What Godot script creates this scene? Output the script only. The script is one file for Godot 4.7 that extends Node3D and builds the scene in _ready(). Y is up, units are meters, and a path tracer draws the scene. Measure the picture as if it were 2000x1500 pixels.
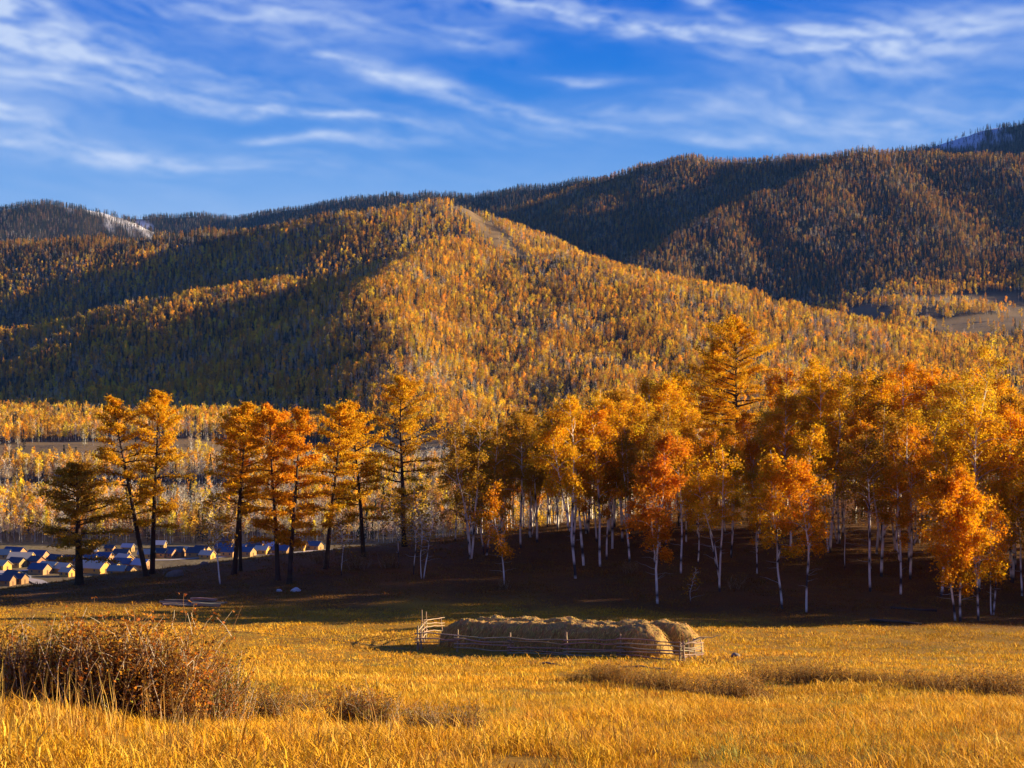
extends Node3D
# A hay meadow below an autumn birch and larch wood, a village in the valley and forested hills behind.
# Camera at the origin looking along -Z; "d" below is the distance in metres along -Z.

const F := 2747.0          # focal length in photo pixels (2000 px wide picture)
const SUN_EL := 14.5

# ------------------------------------------------------------------ mesh buffer
class MB:
	var v := PackedVector3Array()
	var n := PackedVector3Array()
	var c := PackedColorArray()
	func tri(a: Vector3, b: Vector3, e: Vector3, col: Color) -> void:
		v.push_back(a); v.push_back(b); v.push_back(e)
		c.push_back(col); c.push_back(col); c.push_back(col)
	func quad(a: Vector3, b: Vector3, e: Vector3, g: Vector3, col: Color) -> void:
		tri(a, b, e, col)
		tri(a, e, g, col)
	func box(o: Vector3, s: Vector3, col: Color) -> void:
		var p := []
		for k in 8:
			p.append(o + Vector3(s.x * (0.5 if k & 1 else -0.5), s.y * (1.0 if k & 2 else 0.0), s.z * (0.5 if k & 4 else -0.5)))
		quad(p[4], p[6], p[7], p[5], col)
		quad(p[1], p[3], p[2], p[0], col)
		quad(p[5], p[7], p[3], p[1], col)
		quad(p[0], p[2], p[6], p[4], col)
		quad(p[6], p[2], p[3], p[7], col)
		quad(p[0], p[4], p[5], p[1], col)
	func flat_mesh(m: Material) -> ArrayMesh:
		var am := ArrayMesh.new()
		add_to(am, m)
		return am
	func add_to(am: ArrayMesh, m: Material) -> void:
		if v.is_empty():
			return
		var a := []
		a.resize(Mesh.ARRAY_MAX)
		a[Mesh.ARRAY_VERTEX] = v
		a[Mesh.ARRAY_COLOR] = c
		am.add_surface_from_arrays(Mesh.PRIMITIVE_TRIANGLES, a)
		am.surface_set_material(am.get_surface_count() - 1, m)

# smooth tubes with an index
class TB:
	var v := PackedVector3Array()
	var n := PackedVector3Array()
	var c := PackedColorArray()
	var i := PackedInt32Array()
	func tube(pts: PackedVector3Array, r0: float, r1: float, sides: int, cols: PackedColorArray, cap := false) -> void:
		var m := pts.size()
		var start := v.size()
		for k in m:
			var t: Vector3 = (pts[mini(k + 1, m - 1)] - pts[maxi(k - 1, 0)]).normalized()
			var side := t.cross(Vector3(0.31, 0.2, 0.93)).normalized()
			var up := side.cross(t)
			var r := lerpf(r0, r1, float(k) / (m - 1))
			var col := cols[k % cols.size()]
			for s in sides:
				var a := TAU * s / sides
				var dir := side * cos(a) + up * sin(a)
				v.push_back(pts[k] + dir * r)
				n.push_back(dir)
				c.push_back(col)
		for k in m - 1:
			for s in sides:
				var a := start + k * sides + s
				var b := start + k * sides + (s + 1) % sides
				i.push_back(a); i.push_back(b); i.push_back(a + sides)
				i.push_back(b); i.push_back(b + sides); i.push_back(a + sides)
		if cap:
			for e in 2:
				var at := start + (m - 1) * sides * e
				var mid := v.size()
				v.push_back(pts[(m - 1) * e]); c.push_back(cols[0])
				n.push_back((pts[m - 1] - pts[0]).normalized() * (1.0 if e else -1.0))
				for s in sides:
					i.push_back(mid)
					i.push_back(at + (s if e == 0 else (s + 1) % sides))
					i.push_back(at + ((s + 1) % sides if e == 0 else s))
	func mesh(m: Material) -> ArrayMesh:
		var am := ArrayMesh.new()
		if v.is_empty():
			return am
		var a := []
		a.resize(Mesh.ARRAY_MAX)
		a[Mesh.ARRAY_VERTEX] = v
		a[Mesh.ARRAY_NORMAL] = n
		a[Mesh.ARRAY_COLOR] = c
		a[Mesh.ARRAY_INDEX] = i
		am.add_surface_from_arrays(Mesh.PRIMITIVE_TRIANGLES, a)
		am.surface_set_material(0, m)
		return am

var rng := RandomNumberGenerator.new()
var M := {}
var used_names := {}
var nz := FastNoiseLite.new()
var nz2 := FastNoiseLite.new()
var gully := FastNoiseLite.new()
var ridges := []

func rf(a: float, b: float) -> float:
	return rng.randf_range(a, b)

func numbered(called: String) -> String:
	var k: int = used_names.get(called, 0)
	used_names[called] = k + 1
	return called if k == 0 else "%s_%03d" % [called, k]

func thing(called: String, label: String, category: String, at := Vector3.ZERO, group := "") -> Node3D:
	var o := Node3D.new()
	o.name = numbered(called)
	add_child(o)
	o.position = at
	tag(o, label, category, group)
	return o

func tag(o: Node, label: String, category: String, group := "") -> void:
	o.set_meta("label", label)
	o.set_meta("category", category)
	if group:
		o.set_meta("group", group)

func part(called: String, mesh: Mesh, parent: Node) -> MeshInstance3D:
	var o := MeshInstance3D.new()
	o.mesh = mesh
	if parent == self:
		o.name = numbered(called)
		add_child(o)
	else:
		o.name = called
		parent.add_child(o, true)
	return o

func mat(called: String, rough := 0.9, translucent := Color.BLACK, spec := 0.3) -> StandardMaterial3D:
	var m := StandardMaterial3D.new()
	m.resource_name = called
	m.vertex_color_use_as_albedo = true
	m.roughness = rough
	m.metallic_specular = spec
	m.cull_mode = BaseMaterial3D.CULL_DISABLED
	if translucent != Color.BLACK:
		m.backlight_enabled = true
		m.backlight = translucent
	return m

# ------------------------------------------------------------------ the shape of the land
func table(t: PackedVector2Array, x: float) -> float:
	if x <= t[0].x:
		return t[0].y
	for k in range(1, t.size()):
		if x < t[k].x:
			return lerpf(t[k - 1].y, t[k].y, (x - t[k - 1].x) / (t[k].x - t[k - 1].x))
	return t[t.size() - 1].y

var T_PROFILE := PackedVector2Array([Vector2(-120, 16), Vector2(-30, 3.0), Vector2(0, -1.65), Vector2(8, -2.9), Vector2(15, -4.15), Vector2(24, -5.85), Vector2(40, -8.95), Vector2(60, -12.7), Vector2(80, -16.3), Vector2(100, -19.6), Vector2(112, -21.15), Vector2(130, -22.8), Vector2(150, -24.0), Vector2(175, -24.6), Vector2(400, -26.0)])
var T_CREST := PackedVector2Array([Vector2(-200, -31), Vector2(-130, -28), Vector2(-63, -25.4), Vector2(-45, -24.0), Vector2(-26, -22.6), Vector2(4, -20.6), Vector2(50, -17.2), Vector2(90, -14.5), Vector2(160, -10), Vector2(300, -4)])
var T_BASE_LEFT := PackedVector2Array([Vector2(450, -95), Vector2(830, -94), Vector2(1030, -79), Vector2(1210, -66), Vector2(1300, -58), Vector2(1500, -42), Vector2(2000, -30), Vector2(2700, 30), Vector2(3500, 110), Vector2(5000, 170), Vector2(9000, 200)])
var T_BASE_RIGHT := PackedVector2Array([Vector2(450, -95), Vector2(830, -94), Vector2(1030, -79), Vector2(1210, -66), Vector2(1300, -58), Vector2(1500, -40), Vector2(1900, 22), Vector2(2200, 76), Vector2(2700, 168), Vector2(3500, 220), Vector2(9000, 250)])

func smin_(a: float, b: float, k: float) -> float:
	var t := clampf(0.5 + 0.5 * (b - a) / k, 0.0, 1.0)
	return lerpf(b, a, t) - k * t * (1.0 - t)

func smax_(a: float, b: float, k: float) -> float:
	return -smin_(-a, -b, k)

func near_h(x: float, d: float) -> float:
	var h := table(T_PROFILE, d)
	# smooth the corners of the profile
	if d > 0.0 and d < 165.0:
		h = (table(T_PROFILE, d - 5.0) + h + table(T_PROFILE, d + 5.0)) / 3.0
	var dc := 198.0 + 0.42 * clampf(x, -150.0, 200.0)
	var hc := table(T_CREST, x)
	if d > 138.0:
		var t := smoothstep(138.0, dc, minf(d, dc))
		h = lerpf(h, hc, t)
	if d > dc:
		var e := d - dc
		h = hc - 0.26 * e * e / (e + 25.0)
	# bank in front of the bushes on the left
	h += 0.62 * exp(-pow((d - 17.5) / 3.6, 2.0)) * smoothstep(-2.6, -6.5, x)
	h += nz.get_noise_2d(x * 5.0, d * 5.0) * 0.16 + nz.get_noise_2d(x * 1.3, d * 1.3) * 0.35 * smoothstep(10.0, 40.0, absf(d))
	return h

func full_h(x: float, d: float) -> float:
	var h := near_h(x, d)
	if d < 210.0:
		return h
	var u := x / d
	var b := lerpf(table(T_BASE_LEFT, d), table(T_BASE_RIGHT, d), smoothstep(0.08, 0.3, u))
	b += nz2.get_noise_2d(x, d) * clampf((d - 900.0) * 0.02, 0.0, 14.0)
	var hill := -500.0
	for r in ridges:
		if d < r.lo or d > r.hi:
			continue
		var pts: PackedVector3Array = r.p
		var best := -500.0
		for k in pts.size() - 1:
			var a := pts[k]
			var e := pts[k + 1]
			var ex := e.x - a.x
			var ez := e.z - a.z
			var t := clampf(((x - a.x) * ex + (d - a.z) * ez) / (ex * ex + ez * ez), 0.0, 1.0)
			var dx := x - a.x - ex * t
			var dz := d - a.z - ez * t
			var q := sqrt(dx * dx + dz * dz)
			var s: float = r.k
			if dz > 0.0:
				s *= 1.35          # the far side falls away faster
			var hh: float = a.y + (e.y - a.y) * t - s * (q - 26.0 * (1.0 - exp(-q / 26.0))) - r.c * q * q
			if hh > best:
				best = hh
		hill = smax_(hill, best, 24.0)
	if hill > -300.0:
		var up := clampf((hill - b) / 70.0, 0.0, 1.0)
		hill += ((gully.get_noise_2d(x * 0.8, d * 0.22) - 0.75) * 11.0 + nz2.get_noise_2d(x * 3.0, d * 2.0) * 4.0) * up * (1.0 if d < 4500.0 else 1.4) - 8.0
		b = smax_(b, hill, 22.0)
	return smax_(h, b, 8.0)

func ridge(k: float, list: Array, curve := 0.0) -> void:
	var p := PackedVector3Array()
	var lo := 1e9
	var hi := 0.0
	for q in list:
		var d: float = q[2]
		p.push_back(Vector3((q[0] - 1000.0) / F * d, (750.0 - q[1]) / F * d, d))
		lo = minf(lo, d)
		hi = maxf(hi, d)
	ridges.append({"p": p, "k": k, "c": curve, "lo": lo - 1500.0, "hi": hi + 1400.0})

# a grid of the far land: u = x / d across, log d along
const NU := 261
const ND := 200
const U0 := -0.62
const D0 := 225.0
const D1 := 8200.0
var grid := PackedFloat32Array()

func grid_d(j: float) -> float:
	return D0 * pow(D1 / D0, j / (ND - 1))

func far_h(x: float, d: float) -> float:
	var fi := clampf((x / d - U0) / (-2.0 * U0) * (NU - 1), 0.0, NU - 1.001)
	var fj := clampf(log(d / D0) / log(D1 / D0) * (ND - 1), 0.0, ND - 1.001)
	var i := int(fi)
	var j := int(fj)
	var a := fi - i
	var b := fj - j
	var k := j * NU + i
	return lerpf(lerpf(grid[k], grid[k + 1], a), lerpf(grid[k + NU], grid[k + NU + 1], a), b)

func land(x: float, d: float) -> float:
	return near_h(x, d) if d < 225.0 else far_h(x, d)

# where a line of sight of the photograph meets the near ground
func spot(px: float, py: float, from := 6.0, most := 320.0) -> Vector3:
	var u := (px - 1000.0) / F
	var s := (750.0 - py) / F
	var d := from
	while d < most:
		if near_h(u * d, d) >= s * d:
			break
		d += 0.5
	return Vector3(u * d, near_h(u * d, d), -d)

func far_spot(px: float, py: float) -> Vector3:
	var u := (px - 1000.0) / F
	var s := (750.0 - py) / F
	var d := 420.0
	while d < 6000.0:
		if far_h(u * d, d) >= s * d:
			break
		d += 3.0
	return Vector3(u * d, far_h(u * d, d), -d)

func snow_at(px: float, py: float, d: float) -> float:
	if d < 4700.0:
		return 0.0
	var s := 0.0
	if px > 130.0 and px < 300.0 and py < 475.0:
		var line := 388.0 + (px - 140.0) * 0.36
		s = smoothstep(13.0, 5.0, absf(py - line - 4.0)) * (1.0 if nz2.get_noise_2d(px * 30.0, py * 40.0) > -0.1 else 0.2)
		if nz2.get_noise_2d(px * 9.0, py * 22.0) > 0.18:
			s = maxf(s, 0.75)
	if px > 1780.0 and px < 1990.0 and py > 225.0:
		var q := px + nz2.get_noise_2d(px * 25.0, py * 40.0) * 130.0 + (py - 262.0) * 1.2
		s = maxf(s, smoothstep(1945.0, 1925.0, q) * smoothstep(297.0, 286.0, py))
	return s

# how densely trees stand
func wooded(x: float, d: float, h: float) -> float:
	var u := x / d
	var px := 1000.0 + u * F
	var wob := nz2.get_noise_2d(x * 2.0 + 500.0, d * 2.0) * 70.0
	if d < 830.0 + wob * 0.25:
		return 0.0
	if d < 1345.0:
		var e := d + wob * 0.8
		if e > 960.0 and e < 1078.0 and px < 470.0:
			return 0.02
		if e > 1165.0 and e < 1345.0 and px < 900.0:
			return 0.03
		return 1.0
	if px > 1500.0 and d > 2150.0 and d < 2800.0:
		var b := lerpf(0.0, 1.0, smoothstep(2680.0, 2790.0, d + wob * 0.9))
		var clump := nz2.get_noise_2d(x * 2.6, d * 1.6)
		return maxf(b, 1.0 if clump > 0.16 else 0.03)
	if d > 2380.0 and d < 2900.0:
		var e := 878.0 + (2850.0 - d) / 400.0 * 122.0
		if px > e - 6.0 and px < e + 50.0:
			return 0.05
	if d > 4600.0 and snow_at(px, 750.0 - h / d * F, d) > 0.3:
		return 0.12
	var c := nz2.get_noise_2d(x * 1.7 - 900.0, d * 1.7)
	return 1.0 if c > -0.5 else 0.35

# ------------------------------------------------------------------ sky
var sky_noise := FastNoiseLite.new()
var sky_fine := FastNoiseLite.new()
# streaks seen: centre px, centre py, half length px, half width px, slope, strength
var STREAKS := [
	[1080.0, 42.0, 330.0, 30.0, 0.17, 0.62], [1330.0, 85.0, 160.0, 16.0, 0.02, 0.4], [1370.0, 25.0, 70.0, 22.0, 0.5, 0.5],
	[850.0, 172.0, 240.0, 19.0, 0.23, 0.55], [540.0, 232.0, 290.0, 14.0, 0.085, 0.62], [660.0, 288.0, 210.0, 12.0, 0.0, 0.42],
	[250.0, 322.0, 330.0, 24.0, 0.06, 0.5], [10.0, 80.0, 90.0, 75.0, 0.0, 0.62], [130.0, 140.0, 180.0, 70.0, 0.1, 0.33],
	[1730.0, 120.0, 260.0, 62.0, -0.06, 0.52], [1560.0, 110.0, 130.0, 40.0, -0.2, 0.28], [1420.0, 282.0, 130.0, 13.0, 0.1, 0.36], [1130.0, 160.0, 70.0, 12.0, 0.15, 0.38],
	[30.0, 245.0, 90.0, 20.0, 0.2, 0.45], [480.0, 40.0, 330.0, 45.0, 0.1, 0.3], [360.0, 165.0, 330.0, 36.0, 0.13, 0.26], [1800.0, 250.0, 300.0, 45.0, 0.0, 0.22],
	[1250.0, 235.0, 330.0, 35.0, 0.0, 0.2], [920.0, 90.0, 90.0, 25.0, 0.3, 0.3],
]

var SKY_R := PackedVector2Array([Vector2(0, 0.40), Vector2(6, 0.30), Vector2(8, 0.15), Vector2(10, 0.06), Vector2(13, 0.008), Vector2(16, 0.003), Vector2(35, 0.03), Vector2(90, 0.05)])
var SKY_G := PackedVector2Array([Vector2(0, 0.60), Vector2(6, 0.50), Vector2(8, 0.37), Vector2(10, 0.27), Vector2(13, 0.18), Vector2(16, 0.135), Vector2(35, 0.10), Vector2(90, 0.08)])
var SKY_B := PackedVector2Array([Vector2(0, 0.86), Vector2(6, 0.84), Vector2(10, 0.76), Vector2(16, 0.68), Vector2(35, 0.58), Vector2(90, 0.48)])

func sky_color(az: float, el: float) -> Color:
	# az, el in radians, az 0 straight ahead
	var px := 1000.0 + az * F
	var py := 750.0 - el * F
	var e := rad_to_deg(el)
	var r := table(SKY_R, e)
	var g := table(SKY_G, e)
	var b := table(SKY_B, e)
	var wx := px + sky_noise.get_noise_2d(px * 0.5, py * 1.4) * 90.0
	var wy := py + sky_noise.get_noise_2d(px * 0.5 + 4000.0, py * 1.4) * 34.0
	var cloud := 0.0
	if px > -500.0 and px < 2500.0 and py > -250.0:
		for s in STREAKS:
			var dx: float = wx - s[0]
			var dy: float = wy - s[1] - dx * s[4]
			var q: float = (dx * dx) / (s[2] * s[2]) + (dy * dy) / (s[3] * s[3])
			if q < 5.0:
				cloud += s[5] * exp(-q * 1.1) * 1.15
	# thin veils and wisps all round
	var wisp := sky_noise.get_noise_2d(wx * 0.34 + 900.0, (wy - wx * 0.12) * 1.5)
	var veil := sky_noise.get_noise_2d(wx * 0.2 - 700.0, wy * 0.8 + 300.0)
	var fine := sky_fine.get_noise_2d(wx * 0.5, (wy - wx * 0.14) * 2.2)
	cloud *= 0.9 + 0.95 * fine + 0.4 * wisp
	cloud += clampf(wisp, 0.0, 1.0) * 0.34 + clampf(veil + 0.05, 0.0, 1.0) * 0.22
	cloud *= 0.9 + 0.3 * fine
	cloud = clampf(cloud, 0.0, 0.9)
	return Color(lerpf(r, 0.60, cloud), lerpf(g, 0.72, cloud), lerpf(b, 0.95, cloud))

func build_sky() -> ImageTexture:
	var w := 4096
	var h := 2048
	var lw := 512
	var lh := 256
	var data := PackedFloat32Array()
	data.resize(lw * lh * 3)
	for j in lh:
		var el := PI * (0.5 - (j + 0.5) / lh)
		for i in lw:
			var c := sky_color(TAU * ((i + 0.5) / lw - 0.5), el) if el > 0.0 else Color(0.16, 0.13, 0.09)
			var k := (j * lw + i) * 3
			data[k] = c.r; data[k + 1] = c.g; data[k + 2] = c.b
	var big := Image.create_from_data(lw, lh, false, Image.FORMAT_RGBF, data.to_byte_array())
	big.resize(w, h, Image.INTERPOLATE_BILINEAR)
	# the band round the horizon at full sharpness in the sector ahead, the same sky
	var j0 := int(h * (0.5 - 19.0 / 180.0))
	var rows := h / 2 - j0
	var i0 := int(w * (0.5 - 42.0 / 360.0))
	var cols := w - 2 * i0
	data.resize(cols * rows * 3)
	for j in rows:
		var el := PI * (0.5 - (j0 + j + 0.5) / h)
		for i in cols:
			var c := sky_color(TAU * ((i0 + i + 0.5) / w - 0.5), el)
			var k := (j * cols + i) * 3
			data[k] = c.r; data[k + 1] = c.g; data[k + 2] = c.b
	big.blit_rect(Image.create_from_data(cols, rows, false, Image.FORMAT_RGBF, data.to_byte_array()), Rect2i(0, 0, cols, rows), Vector2i(i0, j0))
	return ImageTexture.create_from_image(big)

# ------------------------------------------------------------------ trees near the meadow
func leaf(mb: MB, p: Vector3, s: float, col: Color) -> void:
	var a := Vector3(rng.randfn(), rng.randfn() * 0.8, rng.randfn()).normalized()
	var b := a.cross(Vector3(rng.randfn(), rng.randfn(), rng.randfn())).normalized()
	mb.tri(p + a * s, p + b * s * 0.55 - a * s * 0.3, p - b * s * 0.55 - a * s * 0.35, col)

func tint(col: Color, v: float) -> Color:
	var k := 1.0 + rf(-v, v)
	var w := rf(-v, v) * 0.5
	return Color(col.r * k * (1.0 + w * 0.3), col.g * k * (1.0 - w), col.b * k)

func bark_birch(n: int) -> PackedColorArray:
	var cols := PackedColorArray()
	for k in n:
		var low := 1.0 - float(k) / n
		if rng.randf() < 0.2 + (0.45 if k < 2 else 0.0) * low:
			cols.push_back(Color(0.06, 0.05, 0.045))
		else:
			var g := rf(0.52, 0.74)
			cols.push_back(Color(g * 1.08, g * 0.97, g * 0.80))
	return cols

# o: h, cb (bare fraction), r (crown radius), stems, lean (x, z at top), col, n (leaves)
func make_birch(o: Dictionary) -> Dictionary:
	var wood := TB.new()
	var limbs := TB.new() if int(o.get("n", 6000)) > 1000 else wood
	var crown := MB.new()
	var h: float = o.h
	var cb: float = o.get("cb", 0.42)
	var r: float = o.r
	var col: Color = o.col
	var lean: Vector2 = o.get("lean", Vector2.ZERO)
	var stems: int = o.get("stems", 1)
	var fork: float = o.get("fork", 0.0)
	var n_leaf: int = o.get("n", 6000)
	var thick: float = o.get("thick", h * 0.0085)
	var per := n_leaf / stems
	var trunk0 := PackedVector3Array()
	for st in stems:
		var sh := h * (1.0 if st == 0 else rf(0.78, 0.96))
		var steps := int(maxf(12.0, sh / 0.55))
		var pts := PackedVector3Array()
		var a0 := TAU * st / maxf(1.0, stems) + rf(-0.5, 0.5) + float(o.get("turn", 0.0))
		var out := 0.0 if st == 0 and stems < 3 else r * rf(0.35, 0.6)
		if stems == 2:
			out = r * 0.38
		var base := Vector3.ZERO
		var f0 := 0.0
		if st > 0 and fork > 0.0:
			f0 = fork
		elif st > 0:
			base = Vector3(cos(a0), 0, sin(a0)) * rf(0.15, 0.3)
		var seed_at := rf(0, 900)
		for k in steps + 1:
			var t := float(k) / steps
			var tt := lerpf(f0, 1.0, t)
			var spread := pow(clampf((tt - fork * 0.8) / (1.0 - fork * 0.8), 0.0, 1.0), 0.85)
			var bend := Vector3(nz.get_noise_2d(seed_at, tt * 28.0), 0, nz.get_noise_2d(seed_at + 333.0, tt * 28.0)) * 1.9 * tt
			var p := base + Vector3(lean.x * pow(tt, 1.2), sh * tt, lean.y * pow(tt, 1.2)) + Vector3(cos(a0), 0, sin(a0)) * out * spread + bend * (0.35 if f0 > 0.0 and t < 0.1 else 1.0)
			pts.push_back(p)
		if st == 0:
			trunk0 = pts
		elif f0 > 0.0:
			pts[0] = trunk0[int(f0 * (trunk0.size() - 1))]
		wood.tube(pts, thick * (1.0 if st == 0 else 0.72), 0.018, 6, bark_birch(steps + 1))
		# bare low branches
		for k in int(o.get("dead", 3)):
			var t := rf(0.16, cb)
			var p := pts[int(t * steps)]
			var az := rf(0, TAU)
			var len := rf(0.8, 2.4)
			var bp := PackedVector3Array([p])
			for q in 4:
				p += Vector3(cos(az), rf(-0.15, 0.5), sin(az)) * len / 4.0
				az += rf(-0.5, 0.5)
				bp.push_back(p)
			limbs.tube(bp, 0.03, 0.008, 3, PackedColorArray([Color(0.34, 0.31, 0.26)]))
		# crown
		var nb := int(o.get("branches", 22) / pow(stems, 0.6))
		var tips := []
		for k in nb:
			var t := lerpf(cb, 0.97, pow((k + rng.randf()) / nb, 0.9))
			var ct := (t - cb) / (1.0 - cb)
			var prof := pow(sin(PI * clampf(0.16 + 0.80 * ct, 0.0, 1.0)), 0.7)
			var len := r * prof * rf(0.6, 1.25) * (1.0 if stems == 1 else 0.75)
			var az := k * 2.4 + rf(-0.6, 0.6)
			var up := lerpf(0.75, 1.7, ct) * rf(0.8, 1.2)
			var p := pts[int(t * steps)]
			var bp := PackedVector3Array([p])
			var dir := Vector3(cos(az), up, sin(az)).normalized()
			for q in 5:
				p += dir * len / 4.2
				dir = (dir + Vector3(rf(-0.25, 0.25), -0.24, rf(-0.25, 0.25))).normalized()
				bp.push_back(p)
				if q > 0:
					tips.append([p, 0.28 + 0.1 * len])
				if q > 1:
					var sp := p
					var sd := (dir + Vector3(rf(-1, 1), rf(-0.5, 0.6), rf(-1, 1))).normalized()
					var sb := PackedVector3Array([p])
					for z in 3:
						sp += sd * len * 0.13
						sd = (sd + Vector3(0, -0.3, 0)).normalized()
						sb.push_back(sp)
						tips.append([sp, 0.3])
					limbs.tube(sb, 0.014, 0.005, 3, PackedColorArray([Color(0.3, 0.24, 0.17)]))
			limbs.tube(bp, 0.03 + 0.012 * len, 0.008, 4, PackedColorArray([Color(0.62, 0.58, 0.5), Color(0.5, 0.45, 0.38), Color(0.4, 0.34, 0.27)]))
		for k in 5:
			tips.append([pts[steps - k], 0.4])
		var hue := []
		for k in tips.size():
			hue.append(tint(col, 0.28))
		for k in per:
			var q := rng.randi() % tips.size()
			var s: float = tips[q][1]
			var p: Vector3 = tips[q][0] + Vector3(rng.randfn() * s, rng.randfn() * s * 1.1 - s * 0.7, rng.randfn() * s)
			leaf(crown, p, rf(0.11, 0.22), tint(hue[q], 0.22))
	return {"trunk": wood.mesh(M.birch_bark), "branches": limbs.mesh(M.birch_bark) if limbs != wood else ArrayMesh.new(), "crown": crown.flat_mesh(M.leaf)}

# o: h, cb, r, lean, col, n, bare (fraction of missing branches), bend
func make_larch(o: Dictionary) -> Dictionary:
	var wood := TB.new()
	var limbs := TB.new()
	var crown := MB.new()
	var h: float = o.h
	var cb: float = o.get("cb", 0.25)
	var r: float = o.r
	var col: Color = o.col
	var lean: Vector2 = o.get("lean", Vector2.ZERO)
	var thick: float = o.get("thick", h * 0.0155)
	var n_leaf: int = o.get("n", 9000)
	var steps := 26
	var pts := PackedVector3Array()
	var sd := rf(0, 900)
	for k in steps + 1:
		var t := float(k) / steps
		var b := Vector3(nz.get_noise_2d(sd, t * 22.0), 0, nz.get_noise_2d(sd + 50.0, t * 22.0)) * 0.9 * t
		pts.push_back(Vector3(lean.x * t, h * t, lean.y * t) + b)
	var bark := PackedColorArray()
	for k in steps + 1:
		bark.push_back(tint(Color(0.060, 0.040, 0.026), 0.3))
	# flared foot
	wood.tube(PackedVector3Array([Vector3(0, -0.5, 0), Vector3(0, 0.1, 0), pts[1]]), thick * 1.6, thick * 0.95, 8, bark)
	wood.tube(pts, thick, 0.03, 8, bark)
	var nb: int = o.get("branches", 44)
	var tips := []
	var weights := []
	var total := 0.0
	for k in nb:
		var t := lerpf(cb, 0.985, pow((k + rf(0.0, 0.9)) / nb, 0.85))
		var ct := (t - cb) / (1.0 - cb)
		if rng.randf() < float(o.get("bare", 0.12)) * (1.4 - ct):
			continue
		var prof := minf(1.0, 1.75 * pow(1.0 - ct, 0.55)) * lerpf(0.75, 1.0, smoothstep(0.0, 0.3, ct))
		prof *= 0.55 + 0.45 * smoothstep(1.0, 0.8, ct)
		var len := maxf(0.7, r * prof * rf(0.5, 1.2))
		var az := k * 2.399 + rf(-0.7, 0.7)
		var p: Vector3 = pts[int(t * steps)].lerp(pts[mini(int(t * steps) + 1, steps)], t * steps - int(t * steps))
		var dir := Vector3(cos(az), lerpf(-0.02, 0.75, pow(ct, 1.6)) + rf(-0.1, 0.2), sin(az)).normalized()
		var bp := PackedVector3Array([p])
		var seg := 6
		for q in seg:
			p += dir * len / seg
			dir = (dir + Vector3(rf(-0.2, 0.2), rf(-0.12, 0.10), rf(-0.2, 0.2))).normalized()
			bp.push_back(p)
			var side := Vector3(-dir.z, 0, dir.x)
			if q >= 1:
				var wq := len * (1.0 - float(q) / seg * 0.55) * 0.3
				for e in 2:
					var tw: Vector3 = side * (1.0 if e else -1.0) * wq * rf(0.5, 1.2) + dir * wq * 0.6 + Vector3(0, rf(-0.12, 0.2), 0)
					tips.append([p, p + tw, 0.24])
					limbs.tube(PackedVector3Array([p, p + tw * 0.5 + Vector3(0, 0.03, 0), p + tw]), 0.014, 0.005, 3, PackedColorArray([Color(0.05, 0.034, 0.022)]))
				tips.append([bp[bp.size() - 2], p, 0.24])
		limbs.tube(bp, 0.03 + 0.016 * len, 0.01, 4, PackedColorArray([Color(0.055, 0.037, 0.024)]))
	for k in 6:
		tips.append([pts[steps - k - 1], pts[steps - k], 0.28])
	var hue := []
	for k in tips.size():
		hue.append(tint(col, 0.2))
	for k in n_leaf:
		var q := rng.randi() % tips.size()
		var a: Vector3 = tips[q][0]
		var s: float = tips[q][2]
		var p := a.lerp(tips[q][1], rf(0.1, 1.1)) + Vector3(rng.randfn() * s, rng.randfn() * s * 0.75 + 0.06, rng.randfn() * s)
		leaf(crown, p, rf(0.12, 0.23), tint(hue[q], 0.2))
	return {"trunk": wood.mesh(M.larch_bark), "branches": limbs.mesh(M.larch_bark), "crown": crown.flat_mesh(M.needle)}

func plant(kind: Dictionary, called: String, label: String, at: Vector3, group := "", turn := 0.0, size := Vector3.ONE) -> Node3D:
	var t := thing(called, label, "tree", at, group)
	t.rotation.y = turn
	t.scale = size
	var trunk := part("trunk", kind.trunk, t)
	if kind.branches.get_surface_count():
		part("branches", kind.branches, trunk)
	part("crown", kind.crown, t)
	return t

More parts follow.
